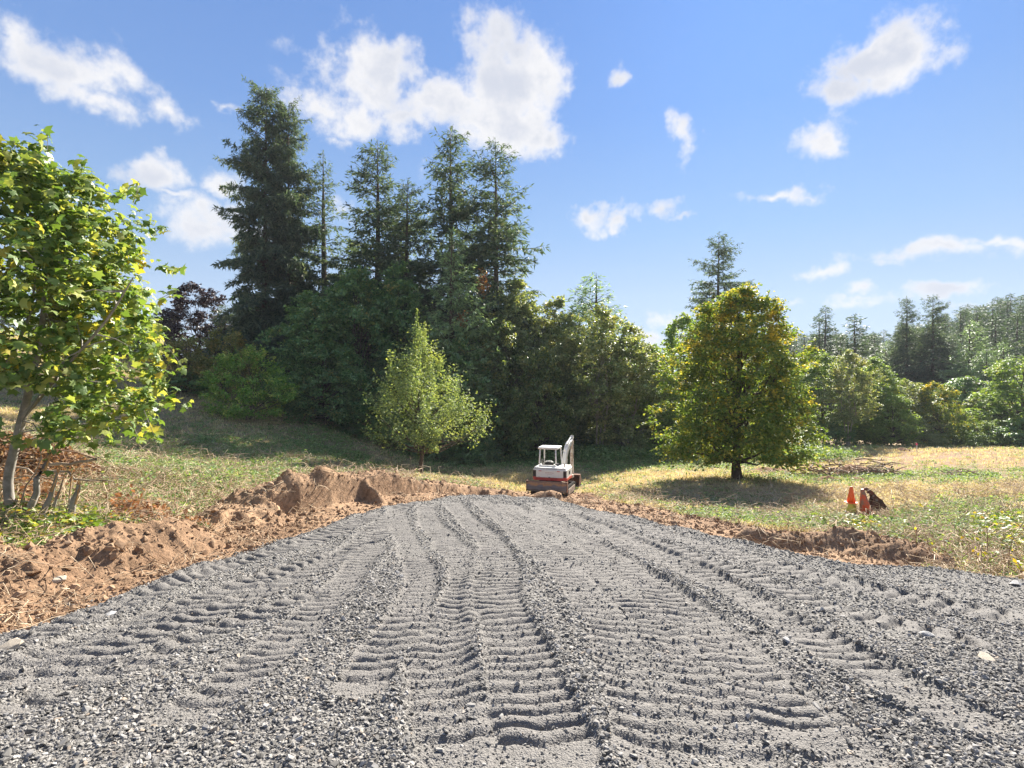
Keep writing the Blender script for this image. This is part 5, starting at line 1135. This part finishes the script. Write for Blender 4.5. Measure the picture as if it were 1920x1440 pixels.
def brush_pile(label, cx, cy, rx, ry, h, n, rmax, mats, lmax, leaves=0):
    g0 = gz(cx, cy); t = thing('brush_pile', label, 'brush pile', (cx, cy, g0 - .05))
    for i in range(n):
        a = R_.uniform(0, 6.28); q = math.sqrt(R_.rand()); x, y = q * rx * math.cos(a), q * ry * math.sin(a); top = h * (1 - q ** 2) ** .7 * R_.uniform(.2, 1.0)
        L = lmax * R_.uniform(.35, 1); ang = R_.normal(0, .8) + (0 if R_.rand() < .7 else 1.5); d = np.array([math.cos(ang), math.sin(ang), R_.normal(0, .16)]) * L / 2; c = np.array([x, y, top + gz(cx + x, cy + y) - g0 + .05])
        r0 = rmax * R_.uniform(.3, 1); V, F = stick_mesh(c - d, c + d, r0, r0 * .4, 5, .05, R_.normal(0, .06), 5); link('stick', fast_mesh('stick', V, F, [mats[i % len(mats)]], True), t)
    if leaves:
        q = R_.normal(0, 1, (leaves, 3)); P = np.stack([q[:, 0] * rx * .55, q[:, 1] * ry * .6, np.zeros(leaves)], -1); e = 1 - np.clip((P[:, 0] / rx) ** 2 + (P[:, 1] / ry) ** 2, 0, .95)
        e = e * (1 + .5 * fbm(P[:, 0], P[:, 1], 1.6, 3, 5)); P[:, 2] = h * e ** .7 * R_.uniform(.5, 1.02, leaves) + ground(cx + P[:, 0], cy + P[:, 1]) - g0 + .04
        V, F = cards(P, R_.normal(0, .6, P.shape) + np.array([0, 0, .7]), R_.normal(0, 1, P.shape), .085 * R_.uniform(.5, 1.3, leaves), LEAF2)
        tag(link('dead_leaves', fast_mesh('dead_leaves', V, F, [M_dl]), t), kind='stuff')
M_dl = leaf_mat('dead_leaves', [(.14, .08, .05), (.22, .13, .075), (.33, .21, .12), (.36, .29, .19)], None, trans=.3, tcol=(1.2, .9, .6), rough=.7, spec=.2)
p = px2w(45, 865, 13.2); brush_pile('heap of reddish brown dead leaves and cut branches behind the near maple', p[0], p[1], 1.75, 1.3, .75, 45, .022, [M_stick, M_stickr], 2.2, 9000)
p = px2w(-70, 880, 11.2); brush_pile('heap of cut sticks at the left picture edge behind the near maple trunk', p[0], p[1], 1.6, .8, .5, 30, .02, [M_stick], 2.0, 1500)
for px, D, rx, h, n, lb in ((1556, 31.6, 1.5, .95, 80, 'left half of the long pile of pulled branches and roots at the far field edge'), (1640, 32, 1.5, .85, 75, 'right half of the long pile of pulled branches and roots at the far field edge'), (1795, 31, 1.1, .28, 25, 'small scatter of dark debris right of the branch piles'), (1478, 33, 1.1, .2, 18, 'low twiggy debris between the yellowing maple and the branch pile')):
    brush_pile(lb, (px - 960) / FPX * D, D, rx, .9, h, n, .045, [M_stickr, M_stick, M_stickr], 1.5)
# small soil heaps in the field
def heap(px, D, w, h, label):
    x0 = (px - 960) / FPX * D; n = 22; a = np.linspace(-1, 1, n); X, Y = np.meshgrid(a, a); x = x0 + X.ravel() * w; y = D + Y.ravel() * w * .7; r = np.hypot(X, Y).ravel()
    z = ground(x, y) + h * np.clip(1 - r, 0, 1) ** .8 * (1 + .6 * fbm(x, y, 2.5, 3, int(px))) - .03 + .04 * fbm(x, y, 6, 2, 3)
    i = np.arange(n * n).reshape(n, n); F = np.stack([i[:-1, :-1], i[:-1, 1:], i[1:, 1:], i[1:, :-1]], -1).reshape(-1, 4); F = F[(r[F].mean(1) < 1)]
    me = fast_mesh('soil_heap', np.stack([x, y, z], -1), F, [M_heap], True); tag(link('soil_heap', me), label, 'soil heap')
M_heap = simple_mat('heap_soil', (.24, .135, .075), (.16, .09, .05), .95, .1, nscale=6., bstr=.8, bdist=.04)
heap(1551, 29.3, .8, .28, 'small brown soil heap just in front of the branch pile'); heap(1600, 29.8, 1.0, .15, 'flat reddish soil patch in front of the branch pile'); heap(1440, 34, 1.6, .3, 'dark low soil heap behind the foot of the yellowing maple'); heap(1692, 47, .7, .4, 'small round soil heap at the far field edge')
heap(1805, 22.5, .35, .12, 'little dark molehill in the meadow right of the traffic cones'); heap(1600, 33.5, 2.2, .5, 'low brown heap behind the branch pile'); heap(1100, 24.6, .5, .16, 'small clod heap right of the excavator track')
# survey stake
p = px2w(1719, 852, 46); t = thing('survey_stake', 'thin white survey stake with a pink top at the far field edge', 'survey stake', (p[0], p[1], gz(p[0], p[1])))
m = MB(); m.box((0, 0, .3), (.05, .03, .62)); m.obj('stake', M_white, t); m = MB(); m.box((-.03, -.02, .62), (.16, .02, .12)); m.box((0, 0, .66), (.07, .045, .1)); m.obj('pink_ribbon', simple_mat('pink', (.75, .08, .15)), t)
# rocks lying on the drive that stand out
M_rock = simple_mat('pale_rock', (.42, .41, .39), (.30, .29, .28), .85, .25, nscale=9., bstr=.4, bdist=.01); M_rockd = simple_mat('dark_rock', (.17, .17, .175), (.12, .12, .125), .85, .25, nscale=9., bstr=.4, bdist=.01); M_rockt = simple_mat('tan_rock', (.42, .36, .28), (.33, .28, .22), .85, .25, nscale=9., bstr=.4, bdist=.01)
for i, (px, py, w, m, lb) in enumerate(((212, 1182, 34, M_rock, 'pale flat rock on the left side of the gravel drive'), (50, 1203, 34, M_rock, 'pale rock at the left gravel edge beside the dug soil'), (160, 1200, 22, M_rock, 'smaller pale rock left of the flat one'), (1850, 1268, 40, M_rockt, 'tan flat rock in the gravel near the right edge'), (1738, 1228, 28, M_rock, 'smooth grey rock on the right of the gravel drive'),
     (744, 1097, 14, M_rockd, 'dark rock on the gravel, upper of a close pair'), (752, 1107, 16, M_rockd, 'dark rock on the gravel, lower of a close pair'), (22, 1252, 44, M_rockt, 'tan flat rock at the lower left of the drive'), (1555, 1205, 14, M_rockd, 'small dark rock right of the drive middle'), (1614, 1285, 18, M_rock, 'grey rock in the lower right gravel'), (1905, 1120, 36, M_rock, 'flat grey rock at the right gravel corner'),
     (66, 1107, 26, M_heap, 'dark clod on the dug soil at the left'), (110, 1102, 34, M_rockt, 'tan slab of earth on the dug soil at the left'), (1475, 1240, 20, M_rock, 'pale stone beside a tread mark on the right'), (1190, 1382, 26, M_rockd, 'dark stone at the bottom middle of the drive'))):
    h = hit(px, py); r = np.linalg.norm(h); s = w / FPX * h[1]; me = stone_mesh('rock', 500 + i, m, .45, 18); z = gz(h[0], h[1])
    o = link('rock', me, None, (h[0], h[1], z + s * .08), (R_.normal(0, .15), R_.normal(0, .15), R_.uniform(0, 6.28)), (s, s * .8, s * .8)); tag(o, lb, 'rock')
# loose stems and roots strewn over the dug soil and the strip beside it
def strand_mesh(name, seed, m, n=5, L=.3, r=.004):
    q = np.random.RandomState(seed); l = []
    for i in range(n):
        a = q.normal(0, .1, 3) * np.array([1, 1, .2]); a[2] = abs(a[2]); d = norm(np.array([q.normal(), q.normal(), q.normal() * .35 + .1])[None])[0] * L * q.uniform(.4, 1.2); b = a + d; c = (a + b) / 2 + q.normal(0, .07, 3); c[2] += .03
        l.append((np.array([a, (a + c) / 2 + q.normal(0, .015, 3), c, b]), np.array([r, r, r * .8, r * .4])))
    V, F = tubes(l, 3); return fast_mesh(name, V, F, [m])
M_stem = instance_mat('dry_stems', [(0, (.30, .19, .11)), (.5, (.46, .34, .22)), (1, (.60, .48, .33))], .8, .2, ns=3., var=.1)
def strands():
    x, y = sample_ground(52000, 5, 26)
    z, g, s, md, pk, sg, ss, r1, r2 = ground(x, y, True)
    top = np.clip((r1 - .25) * 3, 0, 1)
    strip = md & (((x < -2) & (ss > -2.2) & (y < 15)) | ((x > 5) & (ss > -2.0) & (y < 13)))
    k = (s & (rs.rand(len(x)) < .04 + .22 * top)) | (strip & (rs.rand(len(x)) < .55)) | (md & (ss > -.8) & (rs.rand(len(x)) < .3))
    P = [strand_mesh('stem_piece', 700 + i, M_stem) for i in range(5)]
    place('loose_stems', P, x[k], y[k], .5, 1.3, 'dry stems and roots strewn over the soil mounds and their edges', 'dry stems', .01, (.6, 1.2), .3); print('strands', k.sum())
strands()
def weeds():
    x, y = sample_ground(60000, 6, 16); z, g, s, md, pk, sg, ss, r1, r2 = ground(x, y, True)
    zones = [(blob(130, 1000, 190, 32), .9), (blob(30, 985, 120, 40), .8)]; w = np.zeros(len(x))
    for f, a in zones: w = np.maximum(w, f(x, y) * a)
    w2 = np.maximum(blob(1880, 1000, 80, 40)(x, y) * .5, blob(1600, 985, 130, 14)(x, y) * .38); n = fbm(x, y, 1.2, 3, 401)
    md &= np.hypot(x - 10.85, (y - 17.3) * .75) > .8
    k = md & (rs.rand(len(x)) < np.clip((np.maximum(w, w2) * (1 + n) - .25) * 1.1, 0, .9))
    P = [leaf_tuft('weed_piece', 40 + i, M_bramble, 9, .075, .09, .13) for i in range(5)]
    place('bramble_weeds', P, x[k], y[k], .6, 1.1, 'low yellow green bramble leaves along both edges of the meadow', 'weeds'); print('weeds', k.sum())
    d = np.maximum(blob(255, 965, 70, 16)(x, y), np.maximum(blob(60, 870, 110, 40)(x, y), blob(330, 990, 60, 10)(x, y) * .7)); k = md & (rs.rand(len(x)) < np.clip(d * 1.2 - .3, 0, .8))
    P = [leaf_tuft('dead_leaf_piece', 50 + i, M_deadleaf, 9, .07, .1, .12) for i in range(4)]
    place('dead_leaves', P, x[k], y[k], .6, 1.2, 'reddish brown dead leaves lying left of the soil mound', 'dead leaves', 0, (.8, 1.5), .5)
    # white flowering and leafy edge plants at the foot of the wood
    x, y = sample_ground(26000, 26, 47); z, g, s, md, pk, sg, ss, r1, r2 = ground(x, y, True); w = np.maximum(blob(1150, 856, 260, 9)(x, y), np.maximum(blob(590, 868, 90, 7)(x, y) * .8, blob(1500, 862, 120, 10)(x, y)))
    k = rs.rand(len(x)) < np.clip(w * 1.2 - .3, 0, .8); P = [leaf_tuft('edge_piece', 60 + i, M_clover, 16, .07, .12, .25) for i in range(3)]
    place('edge_plants', P, x[k], y[k], .7, 1.2, 'leafy ground plants along the foot of the wood', 'ground plants')
weeds()
def cane(pts, label, nleaf, seed):
    q = np.random.RandomState(seed); W_ = np.array([px2w(*p) for p in pts]); h = W_[0]; g0 = gz(h[0], h[1]); o = np.array([h[0], h[1], g0]); C = catmull(W_, 4) - o; C[0, 2] = -.03
    t = thing('bramble_cane', label, 'bramble cane', tuple(o)); V, F = tubes([(C, np.linspace(.007, .003, len(C)))], 5); link('stem', fast_mesh('cane_stem', V, F, [M_stickr], True), t)
    i = q.randint(1, len(C), nleaf); P = C[i] + q.normal(0, .04, (nleaf, 3)); V, F = cards(P, q.normal(0, .5, P.shape) + np.array([0, -.3, .8]), q.normal(0, 1, P.shape), .07 * q.uniform(.6, 1.3, nleaf), LEAF2)
    link('leaves', fast_mesh('cane_leaves', V, F, [M_cane]), t)
M_cane = leaf_mat('cane_leaves', [(.12, .20, .03), (.28, .36, .04), (.52, .46, .04), (.6, .4, .04)], None, trans=.4, rough=.45)
for i, (pts, nl, lb) in enumerate(((((1822, 1022, 10.2), (1800, 1000, 10.4), (1770, 970, 10.7), (1716, 944, 11)), 5, 'long bare cane arching left over the right hand weeds'), (((1716, 1000, 11), (1725, 985, 11), (1745, 975, 11.2)), 4, 'short cane bending right beside the low soil heap'), (((1744, 1032, 9.8), (1738, 1010, 9.9), (1735, 1002, 9.9)), 2, 'short upright stub of cane above the end of the low soil heap'),
     (((1852, 1010, 10), (1850, 990, 10), (1846, 985, 10)), 3, 'stubby upright cane in the right hand weeds'), (((1930, 1000, 9.2), (1905, 980, 9.3), (1880, 955, 9.5)), 12, 'leafy cane leaning left at the right picture edge'), (((1890, 1040, 9), (1900, 1010, 9), (1915, 985, 9)), 14, 'yellow leaved cane leaning right at the right picture edge'), (((1860, 1060, 8.9), (1845, 1040, 9), (1838, 1030, 9)), 14, 'small yellow leaved cane standing in dry stems at the right'), (((1915, 1075, 8.6), (1912, 1060, 8.6), (1905, 1050, 8.6)), 14, 'bright yellow leaved sprig above the right gravel corner'), (((1800, 1050, 9.4), (1820, 1030, 9.5), (1838, 1010, 9.6)), 3, 'bare reddish cane slanting up to the right above the low soil heap'),
     (((1575, 1012, 10.9), (1590, 990, 11), (1600, 968, 11.2)), 3, 'thin cane rising left of the traffic cones'))):
    cane(pts, lb, nl, 800 + i)
# ---------------------------------------------------------------- thin air between here and the far hillside
def haze():
    x0, x1, y0, y1, z0, z1 = -440, 440, -75, 455, -14, 72
    m = MB(); m.box(((x0 + x1) / 2, (y0 + y1) / 2, (z0 + z1) / 2), (x1 - x0, y1 - y0, z1 - z0))
    mt = bpy.data.materials.new('haze'); mt.use_nodes = True; N = NT(mt.node_tree)
    v = N.new('ShaderNodeVolumePrincipled'); v.inputs['Color'].default_value = (.86, .92, 1.0, 1); v.inputs['Density'].default_value = .0003; v.inputs['Anisotropy'].default_value = 0.0
    o = N.new('ShaderNodeOutputMaterial'); N.l.new(v.outputs[0], o.inputs['Volume'])
    tag(m.obj('haze', mt), kind='stuff')
haze()
